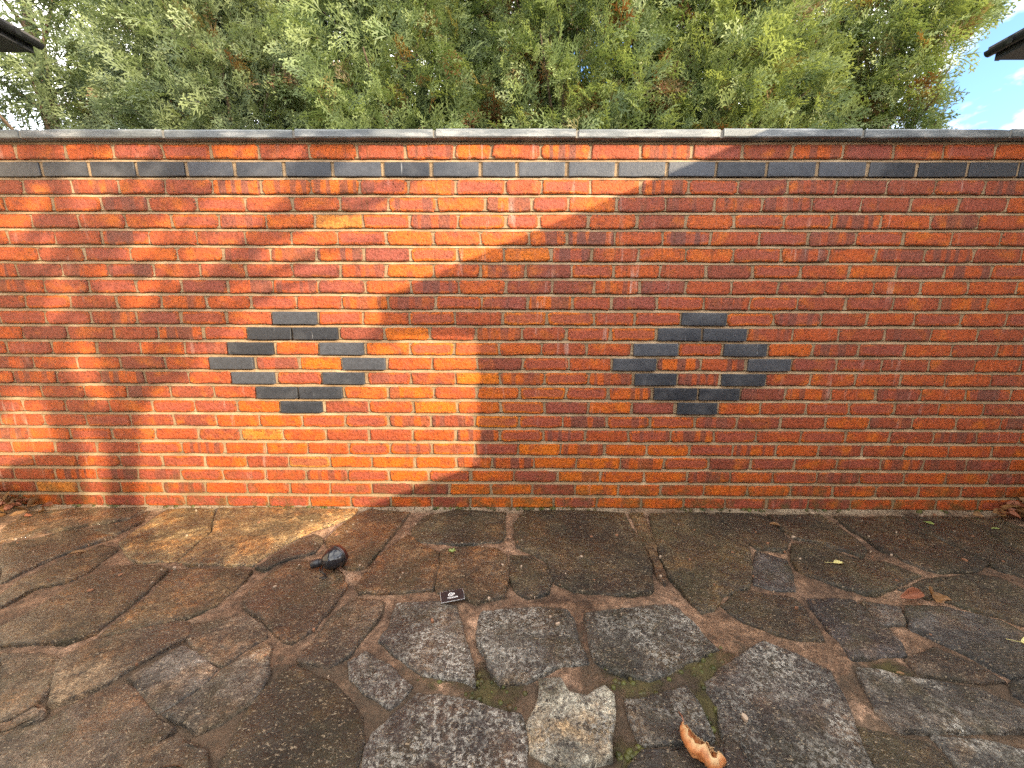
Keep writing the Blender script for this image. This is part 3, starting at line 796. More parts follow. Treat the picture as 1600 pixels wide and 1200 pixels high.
def build_patio():
    rng = random.Random(5)
    x0, x1, y0, y1 = -2.82, 2.815, -2.06, WALL_Y + 0.004
    patio = link_mesh('patio', bpy.data.meshes.new('patio'), M_JOINT)
    tag(patio, 'wet brown crazy paving of uneven sandstone slabs in red brown mortar', kind='structure')
    for kind, poly in STONES:
        stone(kind, poly, rng, patio)
    # the paving goes on outside the picture: a loose net of slabs
    nx, ny = 12, 9
    gx = lambda i: -2.78 + 5.56 * i / nx
    gy = lambda j: -2.0 + 3.85 * j / ny
    node = {}
    for i in range(nx + 1):
        for j in range(ny + 1):
            node[i, j] = (gx(i) + (rng.uniform(-.11, .11) if 0 < i < nx else 0), gy(j) + (rng.uniform(-.10, .10) if 0 < j < ny else 0))
    for i in range(nx):
        for j in range(ny):
            qd = [node[i, j], node[i + 1, j], node[i + 1, j + 1], node[i, j + 1]]
            ok = True
            for (x, y) in qd:
                if y > 0.66 and abs(x) < (0.983 * y + 0.19) * 1.331 + 0.09: ok = False
            if not ok: continue
            cx = sum(p[0] for p in qd) / 4; cy = sum(p[1] for p in qd) / 4
            qd = [(cx + (x - cx) * 0.9, cy + (y - cy) * 0.9) for x, y in qd]
            stone(rng.choice('bbmlgp'), qd, rng, patio)
    # mortar bed: an uneven sheet with a fillet against the wall, shrunk away from the slabs here and there so that thin cracks open
    xs = np.concatenate([np.linspace(x0, x1, 640)])
    ys = np.concatenate([np.linspace(y0, 0.62, 50)[:-1], np.linspace(0.62, y1, 190)])
    gxx, gyy = np.meshgrid(xs, ys)
    P = np.stack([gxx.ravel(), gyy.ravel()], 1)
    Z = np.array([-0.0035 + 0.0045 * noise.noise(Vector((x * 5, y * 5, 0))) + 0.0035 * noise.noise(Vector((x * 17, y * 17, 2))) + 0.0025 * noise.noise(Vector((x * 50, y * 50, 2))) for x, y in P])
    F9 = np.array([noise.noise(Vector((x * 9, 0, 7))) for x in xs])
    e = np.clip((P[:, 1] - (WALL_Y - 0.04 - 0.015 * np.tile(F9, len(ys)))) / 0.05, 0, 1)
    Z += 0.012 * e ** 1.5
    dist = np.full(len(P), 9.0)
    for pts in OUTLINES:
        A = np.array([(p.x, p.y) for p in pts]); B = np.roll(A, -1, 0)
        lo, hi = A.min(0) - 0.03, A.max(0) + 0.03
        sel = np.where((P[:, 0] > lo[0]) & (P[:, 0] < hi[0]) & (P[:, 1] > lo[1]) & (P[:, 1] < hi[1]))[0]
        if not len(sel): continue
        Q = P[sel][:, None, :]
        ab = (B - A)[None]; ap = Q - A[None]
        tt = np.clip((ap * ab).sum(2) / np.maximum(1e-9, (ab * ab).sum(2)), 0, 1)
        d = np.sqrt(((ap - ab * tt[..., None]) ** 2).sum(2)).min(1)
        dist[sel] = np.minimum(dist[sel], d)
    near = np.where(dist < 0.014)[0]
    for i in near:
        k = noise.noise(Vector((P[i, 0] * 7, P[i, 1] * 7, 11.0)))
        if k > -0.1:
            Z[i] -= min(1.0, (k + 0.1) * 3.0) * 0.014 * (1 - dist[i] / 0.014)
    W = len(xs)
    idx = np.arange(len(P)).reshape(len(ys), W)
    F = np.stack([idx[:-1, :-1].ravel(), idx[:-1, 1:].ravel(), idx[1:, 1:].ravel(), idx[1:, :-1].ravel()], 1)
    me = fast_mesh('patio', np.concatenate([P, Z[:, None]], 1), F, None)
    me.materials.append(M_JOINT); me.shade_smooth()
    patio.data = me
    return patio
build_patio()

# ------------------------------------------------------------------ outbuildings either side (their eaves show in the top corners)
EAVE_X, EAVE_Z = 2.40, 2.285
def outbuilding(sign, label, y_far, y_near, ex, ez):
    root = empty('outbuilding', (sign * 3.6, y_far - 1.5, 0))
    tag(root, label, 'outbuilding')
    wx = ex + 0.415
    def bx(b, xa, xb, *r):
        xa, xb = sign * xa, sign * xb
        b.box(min(xa, xb), max(xa, xb), *r)
    b = MB(); bx(b, wx, 5.2, y_near + 0.02, y_far - 0.25, -0.1, ez + 0.02); b.build('wall', M_RENDER, root)
    b = MB(); bx(b, ex + 0.02, wx + 0.05, y_near, y_far, ez, ez + 0.018); b.build('soffit', M_FASCIA, root)
    b = MB(); bx(b, ex, ex + 0.022, y_near, y_far, ez - 0.004, ez + 0.045); b.build('fascia', M_FASCIA, root)
    # low-pitched felt roof
    b = MB()
    x0, x1 = sign * (ex - 0.02), sign * 5.4
    zt = ez + 0.047
    rise = 0.20 * (5.4 - ex)
    b.add([(x0, y_near - .02, zt), (x1, y_near - .02, zt + rise), (x1, y_far + .02, zt + rise), (x0, y_far + .02, zt),
           (x0, y_near - .02, zt + .020), (x1, y_near - .02, zt + rise + .020), (x1, y_far + .02, zt + rise + .020), (x0, y_far + .02, zt + .020)],
          [(0, 3, 2, 1), (4, 5, 6, 7), (0, 1, 5, 4), (1, 2, 6, 5), (2, 3, 7, 6), (3, 0, 4, 7)])
    b.build('roof', M_ROOF, root)
    for y in (y_near, y_far):
        b = MB()
        ya, yb = (y + 0.001, y + 0.02) if y == y_near else (y - 0.02, y - 0.001)
        b.add([(sign * (ex + .024), ya, ez + .02), (sign * 5.2, ya, ez + .02), (sign * 5.2, ya, zt + rise - .05), (sign * (ex + .024), ya, zt - .004),
               (sign * (ex + .024), yb, ez + .02), (sign * 5.2, yb, ez + .02), (sign * 5.2, yb, zt + rise - .05), (sign * (ex + .024), yb, zt - .004)],
              [(0, 3, 2, 1), (4, 5, 6, 7), (0, 1, 5, 4), (1, 2, 6, 5), (2, 3, 7, 6), (3, 0, 4, 7)])
        b.build('gable_board', M_FASCIA, root)
    b = MB(); bx(b, ex + .001, wx + 0.3, y_near - 0.024, y_near - 0.001, ez - 0.115, ez + 0.042); b.build('barge_board', M_FASCIA, root)
    # half-round gutter along the eave with its brackets
    b = MB()
    seg = 8
    vs, fs = [], []
    gc = ex - 0.026
    for y in (y_near - 0.01, y_far + 0.01):
        for rr in (0.024, 0.021):
            for k in range(seg + 1):
                a = math.pi + math.pi * k / seg
                vs.append((sign * (gc + rr * math.cos(a)), y, ez + 0.040 + rr * math.sin(a)))
    S = seg + 1
    for k in range(seg):
        fs.append((k, k + 1, 2 * S + k + 1, 2 * S + k))
        fs.append((S + k, 3 * S + k, 3 * S + k + 1, S + k + 1))
        fs.append((k, S + k, S + k + 1, k + 1))
        fs.append((2 * S + k, 2 * S + k + 1, 3 * S + k + 1, 3 * S + k))
    fs.append(tuple(2 * S + k for k in range(S)))
    b.add(vs, fs)
    b.build('gutter', M_GUTTER, root)
    y = y_far - 0.10
    while y > y_near:
        b = MB()
        bx(b, gc - 0.027, ex - 0.0005, y - 0.010, y + 0.010, ez + 0.0405, ez + 0.0455)
        bx(b, gc - 0.030, gc - 0.0255, y - 0.010, y + 0.010, ez + 0.014, ez + 0.0400)
        b.build('gutter_bracket', M_GUTTER, root)
        y -= 0.55
    return root
outbuilding(1, 'low outbuilding on the right, only its dark eave corner in view', 2.20, -0.406, EAVE_X, EAVE_Z)
outbuilding(-1, 'low outbuilding on the left, only its dark eave corner in view', 2.20, -1.6, 2.42, 2.325)

# behind the viewpoint: side wall, and an unseen fence added to shade the paving
def boundary():
    r = empty('side_wall', (2.9, -1.2, 0))
    tag(r, 'low rendered side wall running back from the right outbuilding', 'wall')
    b = MB(); b.box(2.815, 2.93, -2.05, -0.39, -0.1, 1.44); b.build('wall', M_RENDER, r)
    b = MB(); b.box(2.80, 2.95, -2.06, -0.39, 1.441, 1.48); b.build('coping', M_COPING, r)
    f = empty('shade_fence', (0, -2.1, 0))
    tag(f, 'unseen timber board fence added opposite the brick wall to shade the paving', 'fence')
    x = -3.0
    rng = random.Random(2)
    while x < 6.5:
        b = MB(); b.box(x, x + 0.118, -2.105 + rng.uniform(-.004, .004), -2.086, -0.1, 1.965 + rng.uniform(-.006, .006)); b.build('board', M_TIMBER, f)
        x += 0.124
    for z in (0.4, 1.1, 1.75):
        b = MB(); b.box(-3.0, 6.5, -2.155, -2.11, z, z + 0.07); b.build('rail', M_TIMBER, f)
boundary()

# ------------------------------------------------------------------ conifers behind the wall
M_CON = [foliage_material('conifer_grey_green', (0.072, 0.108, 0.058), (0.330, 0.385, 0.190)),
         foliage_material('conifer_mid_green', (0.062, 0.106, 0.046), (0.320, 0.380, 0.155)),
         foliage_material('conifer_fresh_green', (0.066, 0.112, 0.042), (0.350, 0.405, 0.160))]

def frond_arrays(rng, n_side=8):
    """a flat conifer spray 1 unit long in the x-y plane: stem, side shoots and their twiglets as thin scale-leaf blades"""
    V, F, A = [], [], []
    def blade(p, d, L, w, along):
        px, py, pz = p
        dx, dy, dz = d
        nx_, ny_ = -dy, dx
        i = len(V)
        V.extend([(px, py, pz), (px + dx * L * .45 + nx_ * w, py + dy * L * .45 + ny_ * w, pz + dz * L * .45), (px + dx * L, py + dy * L, pz + dz * L),
                  (px + dx * L * .45 - nx_ * w, py + dy * L * .45 - ny_ * w, pz + dz * L * .45)])
        F.append((i, i + 1, i + 2, i + 3))
        A.extend([along] * 4)
    blade((0, 0, 0), (1, 0, 0), 1.0, 0.022, 0.4)
    for k in range(n_side):
        u = 0.10 + 0.85 * k / (n_side - 1)
        s = 1 if k % 2 else -1
        an = s * math.radians(rng.uniform(32, 52))
        L = (0.46 * (1 - u) + 0.13) * rng.uniform(.8, 1.2)
        d = (math.cos(an), math.sin(an), rng.uniform(-.35, .25))
        blade((u, 0, 0), d, L, 0.027, 0.3 + 0.6 * u)
        m = 4 if L > 0.3 else 3
        for q in range(m):
            t = 0.2 + 0.7 * q / m
            s2 = 1 if q % 2 else -1
            an2 = an + s2 * math.radians(rng.uniform(28, 48))
            base = (u + d[0] * L * t, d[1] * L * t, d[2] * L * t)
            blade(base, (math.cos(an2), math.sin(an2), rng.uniform(-.35, .3)), L * rng.uniform(.35, .55), 0.026, 0.5 + 0.5 * u)
    return np.array(V, np.float32), np.array(F, np.int32), np.array(A, np.float32)

_fr = random.Random(77)
FRONDS = [frond_arrays(_fr, n) for n in (7, 8, 9, 8)]

def sprays(name, specs, mat, parent):
    """specs: (point, axis, normal hint, length, tint r, tint g, variant)"""
    Vs, Fs, Ts = [], [], []
    base = 0
    for (p, ax, nh, L, tr, tg, var) in specs:
        V, F, A = FRONDS[var]
        x = np.array(ax); x /= np.linalg.norm(x)
        z = np.array(nh) - x * np.dot(nh, x)
        z /= max(1e-6, np.linalg.norm(z))
        y = np.cross(z, x)
        W = (V[:, :1] * x + V[:, 1:2] * y + V[:, 2:3] * z) * L
        W[:, 2] -= (V[:, 0] ** 2) * L * 0.18            # tips nod
        Vs.append(W + np.array(p)); Fs.append(F + base); base += len(V)
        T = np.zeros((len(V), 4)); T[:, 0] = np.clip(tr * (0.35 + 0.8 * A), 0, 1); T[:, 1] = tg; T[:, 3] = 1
        Ts.append(T)
    return link_mesh(name, fast_mesh(name, np.concatenate(Vs), np.concatenate(Fs), np.concatenate(Ts)), mat, parent)

def conifer(x, y, rx, ry, ztop, seed, mat, label, n, lean=0.0, brown=0.06, ragged=0.0, bright=1.0, xlim=None):
    rng = random.Random(seed)
    root = empty('conifer_tree', (x, y, -0.1))
    tag(root, label, 'conifer', 'row of conifers behind the wall')
    b = MB()
    b.tube([(x, y, -0.12), (x + lean * .3, y, 1.2), (x + lean * .8, y + .02, 2.6), (x + lean, y, ztop * 0.97)], [0.075, 0.062, 0.04, 0.008], 9, rng=rng, rough=.12)
    b.build('trunk', M_BARK, root, smooth=True)
    limbs = MB()
    specs = []
    nl = 30
    for k in range(nl):
        z0 = 1.05 + (ztop - 1.35) * (k + rng.random()) / nl
        a = rng.uniform(0, 2 * math.pi) if rng.random() < .4 else rng.uniform(math.pi * 1.05, math.pi * 1.95)
        prof = max(0.15, 1 - ((z0 - 1.0) / (ztop - 0.9)) ** 2.2)
        R = prof * rng.uniform(.72, 1.0)
        ex, ey = x + math.cos(a) * rx * R, y + math.sin(a) * ry * R
        p0 = Vector((x + lean * z0 / ztop, y, z0))
        p3 = Vector((ex + lean * .6, ey, z0 + rng.uniform(.25, .6)))
        if xlim: p3.x = min(p3.x, xlim + .3)
        mid = p0.lerp(p3, .5) + Vector((0, 0, -0.05))
        limbs.tube([p0, mid, p3], [0.016, 0.011, 0.004], 5, rng=rng, rough=.1)
    limbs.build('branch', M_BARK, root)
    made = 0
    tries = 0
    while made < n and tries < n * 6:
        tries += 1
        a = rng.uniform(math.pi * 0.98, math.pi * 2.02) if rng.random() < .80 else rng.uniform(0, math.pi)
        z = 1.25 + (ztop - 1.25) * rng.random() ** 1.25
        prof = max(0.06, 1 - ((z - 0.9) / (ztop - 0.85)) ** 2.4)
        lump = 1 + 0.24 * noise.noise(Vector((math.cos(a) * 2.1 + seed, math.sin(a) * 2.1, z * 2.3))) + 0.12 * noise.noise(Vector((math.cos(a) * 6 + seed, math.sin(a) * 6, z * 7)))
        rr = (1 - 0.62 * rng.random() ** 1.9) * lump * prof
        p = Vector((x + lean * z / ztop + math.cos(a) * rx * rr, y + math.sin(a) * ry * rr, z))
        if p.y < WALL_Y + 0.20 and z < 1.95: continue
        if p.y < WALL_Y + 0.10: continue
        if xlim and p.x > xlim + (p.y - 2.4) * .9 + (z - 1.8) * 0.24 + 0.16 * noise.noise(p * 3): continue
        hole = noise.noise(p * 2.6 + Vector((seed, 0, 0)))
        if hole < -0.52 + ragged and rng.random() < 0.9: continue
        out = Vector((math.cos(a) * rx, math.sin(a) * ry, 0)).normalized()
        ax = out * rng.uniform(.3, 1.0) + Vector((rng.uniform(-.75, .75), rng.uniform(-.35, .35), rng.uniform(-.15, 1.0)))
        nh = Vector((rng.uniform(-1, 1), rng.uniform(-1, .6), rng.uniform(-.8, .8)))
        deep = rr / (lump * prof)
        tr = bright * (0.20 + 0.74 * deep * rng.random() + 0.25 * max(0, noise.noise(p * 3.3)))  # sprays further in get a darker tint that stands for shade
        bn = noise.noise(p * 4.2 + Vector((0, 9, seed)))
        tg = 0.0
        if bn > 0.34 and rng.random() < brown * 6: tg = rng.uniform(.5, 1)
        elif rng.random() < brown * .35: tg = rng.uniform(.3, 1)
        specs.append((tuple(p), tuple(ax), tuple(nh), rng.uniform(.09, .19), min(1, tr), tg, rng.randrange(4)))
        made += 1
    # inner growth behind the outer sprays, depth shade put into its darker tint
    for _ in range(int(n * 0.30)):
        z = 1.3 + (ztop - 1.3) * rng.random() ** 1.2
        prof = max(0.06, 1 - ((z - 0.9) / (ztop - 0.85)) ** 2.4)
        p = Vector((x + lean * z / ztop + rng.uniform(-1, 1) * rx * prof * .92, y + rng.uniform(-.25, .45) * ry, z))
        if noise.noise(p * 2.2 + Vector((seed, 3, 0))) < -0.40 + ragged * 1.2: continue
        if xlim and p.x > xlim - .25 + (p.y - 2.4) * .9 + (z - 1.8) * 0.2: continue
        ax = Vector((rng.uniform(-1, 1), rng.uniform(-.5, .5), rng.uniform(-.2, 1)))
        nh = Vector((rng.uniform(-.5, .5), -1, rng.uniform(-.5, .5)))
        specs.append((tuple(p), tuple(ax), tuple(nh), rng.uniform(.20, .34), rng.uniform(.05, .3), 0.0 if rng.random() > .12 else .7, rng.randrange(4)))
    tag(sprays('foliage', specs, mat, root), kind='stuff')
    return root

conifer(-3.15, 2.95, 0.72, 0.62, 3.7, 3, M_CON[0], 'loose grey green conifer leaning out at the far left end of the row', 2600, lean=-.12, ragged=.46, brown=.04, bright=.9)
conifer(-1.95, 2.95, 0.85, 0.66, 4.0, 8, M_CON[0], 'dense grey green conifer second from the left, bare twigs low down', 5600, ragged=.10, brown=.05, bright=.9)
conifer(-0.75, 2.92, 0.82, 0.66, 4.1, 15, M_CON[1], 'mid green conifer behind the wall between the two diamonds, left of the brown tipped one', 5700, ragged=0.06, brown=.06, bright=.95)
conifer(0.35, 2.92, 0.78, 0.66, 4.1, 21, M_CON[1], 'conifer with many brown tipped sprays near the middle of the row', 5500, ragged=0.04, brown=.17, bright=.95)
conifer(1.38, 2.95, 0.72, 0.64, 4.0, 34, M_CON[2], 'bright green conifer above the right diamond of dark bricks', 5400, ragged=0.12, brown=.05, bright=1.05)
conifer(2.32, 2.98, 0.72, 0.60, 3.9, 41, M_CON[2], 'yellow green conifer with feathery edge against blue sky at the right end', 4300, lean=.34, ragged=.36, brown=.05, bright=1.05, xlim=2.24)

# ------------------------------------------------------------------ broadleaf tree behind the viewpoint whose shadow falls on the left of the wall
M_LEAF = foliage_material('broadleaf', (0.05, 0.06, 0.015), (0.14, 0.13, 0.03), (0.25, 0.11, 0.03), 0.15)
def shade_tree():
    rng = random.Random(9)
    base = TREE_LIMBS[0][2][0]
    root = empty('broadleaf_tree', (base[0] + 0.05, base[1], -0.12))
    tag(root, 'autumn broadleaf tree behind the viewer casting branch shadows on the wall', 'tree')
    for q, (r0, r1, pts) in enumerate(TREE_LIMBS):
        b = MB()
        n = len(pts)
        pts = list(pts)
        if q == 0:
            pts = [(base[0] + 0.05, base[1], -0.12), (base[0] + 0.03, base[1], 0.5)] + pts
            n += 2
        if q == 4:
            pts = [(base[0] + 0.02, base[1], 0.4)] + pts
            n += 1
        b.tube(pts, [r0 + (r1 - r0) * i / (n - 1) for i in range(n)], 9, rng=rng, rough=.08)
        b.build('trunk' if q == 0 else 'limb', M_BARK, root, smooth=True)
    V, F, T = [], [], []
    T0 = 4.5
    def leafcluster(xw, zw, count, spread):
        t = T0 + rng.uniform(-.7, .7)
        for _ in range(count):
            u = rng.gauss(0, spread)
            w = rng.gauss(0, spread * .26)
            xx = xw + u * .80 - w * .6
            zz = zw + u * .60 + w * .8
            tt = t + rng.gauss(0, .12)
            c = Vector((xx + 1.3 * tt, WALL_Y - tt, zz + .533 * tt))
            a = Vector((rng.uniform(-1, 1), rng.uniform(-1, 1), rng.uniform(-1, 1))).normalized()
            bb = a.cross(Vector((rng.uniform(-1, 1), rng.uniform(-1, 1), rng.uniform(-1, 1)))).normalized()
            L, Wd = rng.uniform(.05, .085), rng.uniform(.028, .045)
            i = len(V)
            V.extend([c - a * L * .5, c + bb * Wd * .5, c + a * L * .5, c - bb * Wd * .5])
            F.append((i, i + 1, i + 2, i + 3))
            tn = (rng.random(), rng.random() ** 2, 0, 1)
            T.extend([tn] * 4)
    made = 0
    while made < 150:
        xw = rng.uniform(-3.0, -0.5)
        zw = rng.uniform(0.1, 2.5)
        # shade is densest high on the left, and fades towards the open middle
        edge = -1.95 + 1.05 * max(0, zw - 0.65) / 1.1
        d = 1.0 / (1 + math.exp((xw - edge) / 0.13))
        if zw < 0.55 and xw > -2.35 or zw < .45: d = 0
        if noise.noise(Vector((xw * 2.6 - zw * 1.4, zw * 2.6 + xw * .5, 3.0))) < -0.02 and rng.random() < .9: continue
        if rng.random() > d * (0.9 if zw > .6 else .6) + 0.035 * (zw > .8): continue
        leafcluster(xw, zw, rng.randint(45, 75), rng.uniform(.06, .12))
        made += 1
    o = link_mesh('foliage', fast_mesh('foliage', np.array([tuple(v) for v in V]), np.array(F), np.array(T)), M_LEAF, root)
    tag(o, kind='stuff')
shade_tree()

def ball_shadow_caster():  # unseen stand-in, added to throw a round shadow low on the left
    rng = random.Random(4)
    t = 3.1
    cx, cy, cz = -2.545 + 1.3 * t, WALL_Y - t, 0.135 + 0.533 * t
    root = empty('added_ball_tree', (cx, cy, 0.01))
    tag(root, 'unseen ball tree in a pot, added to cast the round shadow at lower left', 'potted tree')
    b = MB()
    prof = [(0.0, 0.012), (0.13, 0.012), (0.17, 0.30), (0.185, 0.30), (0.185, 0.34), (0.155, 0.34), (0.15, 0.30), (0.0, 0.30)]
    n = 20
    vs, fs = [], []
    for r, z in prof:
        for k in range(n):
            vs.append((cx + r * math.cos(2 * math.pi * k / n), cy + r * math.sin(2 * math.pi * k / n), z))
    for i in range(len(prof) - 1):
        for k in range(n):
            fs.append((i * n + k, i * n + (k + 1) % n, (i + 1) * n + (k + 1) % n, (i + 1) * n + k))
    b.add(vs, fs); b.build('pot', M_TERRACOTTA, root)
    b = MB(); b.tube([(cx, cy, .28), (cx + .01, cy, 1.0), (cx, cy, cz)], [.016, .014, .010], 8); b.build('stem', M_BARK, root)
    V, F, T = [], [], []
    for _ in range(1500):
        d = Vector((rng.gauss(0, 1), rng.gauss(0, 1), rng.gauss(0, 1))).normalized()
        c = Vector((cx, cy, cz)) + d * 0.145 * rng.uniform(.45, 1.05)
        a = (d + Vector((rng.uniform(-1, 1), rng.uniform(-1, 1), rng.uniform(-1, 1)))).normalized()
        bb = a.cross(d + Vector((.1, .2, .3))).normalized()
        i = len(V)
        V.extend([c - a * .025, c + bb * .013, c + a * .025, c - bb * .013]); F.append((i, i + 1, i + 2, i + 3)); T.extend([(rng.random(), 0, 0, 1)] * 4)
    tag(link_mesh('foliage', fast_mesh('foliage', np.array([tuple(v) for v in V]), np.array(F), np.array(T)), M_LEAF, root), kind='stuff')
ball_shadow_caster()

# ------------------------------------------------------------------ black indicator lamp lying on the paving
def indicator_lamp():
    root = empty('indicator_lamp', (-0.735, 1.41, 0.010))
    tag(root, 'small glossy black indicator lamp with short stem lying on the wet paving', 'indicator lamp')
    t = NT('glossy_black_plastic')
    n = t.noise(t.pos(), 90, 4)
    M1 = t.finish(t.mix(n, (0.008, 0.008, 0.010), (0.022, 0.020, 0.022)), t.ramp(n, (0.3, 0.04), (0.7, 0.14)), t.bump(n, 0.0003), 0.6)
    t = NT('smoked_lens')
    n = t.noise(t.pos(), 60, 3)
    M2 = t.finish(t.mix(n, (0.020, 0.006, 0.005), (0.055, 0.018, 0.014)), 0.12, t.bump(n, 0.0005), 0.6)
    M3 = plain('rubber_stem', (0.018, 0.018, 0.020), 0.42, 0, .3, 80)
    def rev(prof, origin, axis, mat, name, parent, squash=1.0, n=24):
        ax = Vector(axis).normalized()
        a = ax.cross(Vector((0, 0, 1))).normalized()
        c = a.cross(ax)
        vs, fs = [], []
        for (s, r) in prof:
            for k in range(n):
                an = 2 * math.pi * k / n
                vs.append(Vector(origin) + ax * s + a * (r * math.cos(an)) + c * (r * math.sin(an) * squash))
        for i in range(len(prof) - 1):
            for k in range(n):
                fs.append((i * n + k, i * n + (k + 1) % n, (i + 1) * n + (k + 1) % n, (i + 1) * n + k))
        fs.append(tuple(range(n))[::-1]); fs.append(tuple((len(prof) - 1) * n + k for k in range(n)))
        b = MB(); b.add(vs, fs)
        return b.build(name, mat, parent, smooth=True)
    o = (-0.722, 1.412, 0.052)
    ax = (0.50, 0.80, 0.16)          # the lamp looks away from the viewer towards the wall
    R = 0.043
    K = 1.16
    shell = [(s * K, r * K) for s, r in [(-0.044, 0.004), (-0.042, 0.014), (-0.036, 0.024), (-0.026, 0.033), (-0.012, 0.040), (0.004, 0.043), (0.014, 0.0435), (0.016, 0.0425)]]
    body = rev(shell, o, ax, M1, 'housing', root, 0.86)
    lens = [(s * K, r * K) for s, r in [(0.0165, 0.0415), (0.022, 0.041), (0.032, 0.034), (0.038, 0.020), (0.040, 0.004)]]
    rev(lens, o, ax, M2, 'lens', root, 0.86)
    rim = [(s * K, r * K) for s, r in [(0.0120, 0.0440), (0.0130, 0.0452), (0.0160, 0.0452), (0.0170, 0.0440)]]
    rev(rim, o, ax, M1, 'rim', body, 0.86)
    st = Vector((-0.765, 1.402, 0.040))
    sd = Vector((-1.0, -0.10, -0.22)).normalized()
    def hard(prof, name, mat, parent):
        ob = rev(prof, st, sd, mat, name, parent, 1.0, 20)
        for f in ob.data.polygons:
            f.use_smooth = len(f.vertices) == 4 and abs(f.normal.dot(sd)) < 0.5
        return ob
    stem = hard([(-0.012, 0.015), (0.0, 0.015), (0.006, 0.0135), (0.010, 0.0135), (0.012, 0.0165), (0.044, 0.0165), (0.046, 0.0150)], 'stem', M3, root)
    hard([(0.0461, 0.0075), (0.050, 0.0075)], 'threaded_stud', M1, stem)
    # two short wires curling out underneath onto the stone
    for q, (dx, dy) in enumerate(((0.0, 0.0), (0.012, -0.006))):
        b = MB()
        b.tube([(-0.775 + dx, 1.400 + dy, 0.030), (-0.770 + dx, 1.380 + dy, 0.014), (-0.750 + dx, 1.368 + dy, 0.0125), (-0.738 + dx, 1.352 + dy, 0.0125), (-0.752 + dx, 1.338 + dy, 0.0125)], [0.0022] * 5, 6)
        b.build('wire', M3, root, smooth=True)
indicator_lamp()

# ------------------------------------------------------------------ business card
def business_card():
    ang = math.atan2(1.235 - 1.213, 0.078)
    root = empty('business_card', (-0.214, 1.249, 0.0135))
    tag(root, 'small black printed card with white emblem and lettering lying on the paving', 'card')
    M1 = plain('matt_black_card', (0.012, 0.011, 0.013), 0.45, 0, .2, 60, 0.0002)
    M2 = plain('white_card_edge', (0.75, 0.74, 0.72), 0.6, 0, .05, 60, 0.0001)
    ca, sa = math.cos(ang), math.sin(ang)
    def place(u, v, z):
        return (-0.214 + u * ca - v * sa, 1.249 + u * sa + v * ca, 0.0135 + z)
    w, h = 0.0425, 0.0275
    b = MB()
    vs = [place(u, v, z) for z in (0, 0.0009) for (u, v) in ((-w, -h), (w, -h), (w, h), (-w, h))]
    b.add(vs, [(0, 3, 2, 1), (4, 5, 6, 7), (0, 1, 5, 4), (1, 2, 6, 5), (2, 3, 7, 6), (3, 0, 4, 7)])
    b.build('card_stock', M2, root)
    b = MB()
    w2, h2 = w - 0.0006, h - 0.0006
    vs = [place(u, v, 0.0012) for (u, v) in ((-w2, -h2), (w2, -h2), (w2, h2), (-w2, h2))]
    b.add(vs, [(0, 1, 2, 3)])
    b.build('printed_face', M1, root)
    def ribbon(pts, wd, closed):
        b = MB()
        n = len(pts)
        vs = []
        for i in range(n):
            p0 = Vector(pts[i - 1] if (closed or i > 0) else pts[0]); p1 = Vector(pts[(i + 1) % n] if (closed or i < n - 1) else pts[-1])
            d = (p1 - p0).normalized(); nn = Vector((-d.y, d.x)) * wd / 2
            p = Vector(pts[i])
            vs += [place(p.x + nn.x, p.y + nn.y, 0.0015), place(p.x - nn.x, p.y - nn.y, 0.0015)]
        fs = [(2 * i, 2 * i + 1, 2 * ((i + 1) % n) + 1, 2 * ((i + 1) % n)) for i in range(n if closed else n - 1)]
        b.add(vs, fs)
        return b
    # emblem: a rounded outline like a crouching form with a small loop at its right
    body = [(-0.0135, 0.002), (-0.0125, 0.0075), (-0.0095, 0.0115), (-0.005, 0.0145), (0.000, 0.0125), (0.0035, 0.0095), (0.005, 0.0055), (0.0025, 0.0015), (-0.003, -0.0005), (-0.009, -0.0005)]
    ribbon(body, 0.0030, True).build('emblem', M2, root)
    loop = [(0.0055 + 0.0040 * math.cos(a * math.pi / 4), 0.0078 + 0.0034 * math.sin(a * math.pi / 4)) for a in range(8)]
    ribbon(loop, 0.0024, True).build('emblem', M2, root)
    ribbon([(-0.009, 0.004), (-0.004, 0.0075), (0.0, 0.0045)], 0.0026, False).build('emblem', M2, root)
    cu = bpy.data.curves.new('lettering', 'FONT')
    cu.body = 'TRUALFR'
    cu.size = 0.0095
    cu.align_x = 'CENTER'
    cu.offset = 0.0003
    tmp = bpy.data.objects.new('lettering_curve', cu)
    COL.objects.link(tmp)
    dg = bpy.context.evaluated_depsgraph_get()
    me = bpy.data.meshes.new_from_object(tmp.evaluated_get(dg))
    bpy.data.objects.remove(tmp)
    for v in me.vertices:
        v.co = place(v.co.x * 1.0 + 0.000, v.co.y - 0.0135, 0.0015)
    me.materials.clear()
    link_mesh('lettering', me, M2, root)
business_card()

# ------------------------------------------------------------------ fallen leaves
M_LEAF_ORANGE = leaf_material('dry_leaf_orange', (0.30, 0.090, 0.026), (0.54, 0.205, 0.065), (0.13, 0.04, 0.015))
M_LEAF_RUST = leaf_material('dry_leaf_rust', (0.17, 0.055, 0.028), (0.32, 0.125, 0.065), (0.06, 0.02, 0.01))
M_LEAF_BROWN = leaf_material('dry_leaf_brown', (0.10, 0.05, 0.02), (0.26, 0.13, 0.045), (0.03, 0.015, 0.008))
M_LEAF_YELLOW = leaf_material('yellow_leaf', (0.42, 0.36, 0.12), (0.62, 0.56, 0.24), (0.30, 0.22, 0.06))
M_LEAF_GREEN = leaf_material('green_leaf', (0.16, 0.20, 0.05), (0.32, 0.36, 0.10), (0.10, 0.11, 0.03))

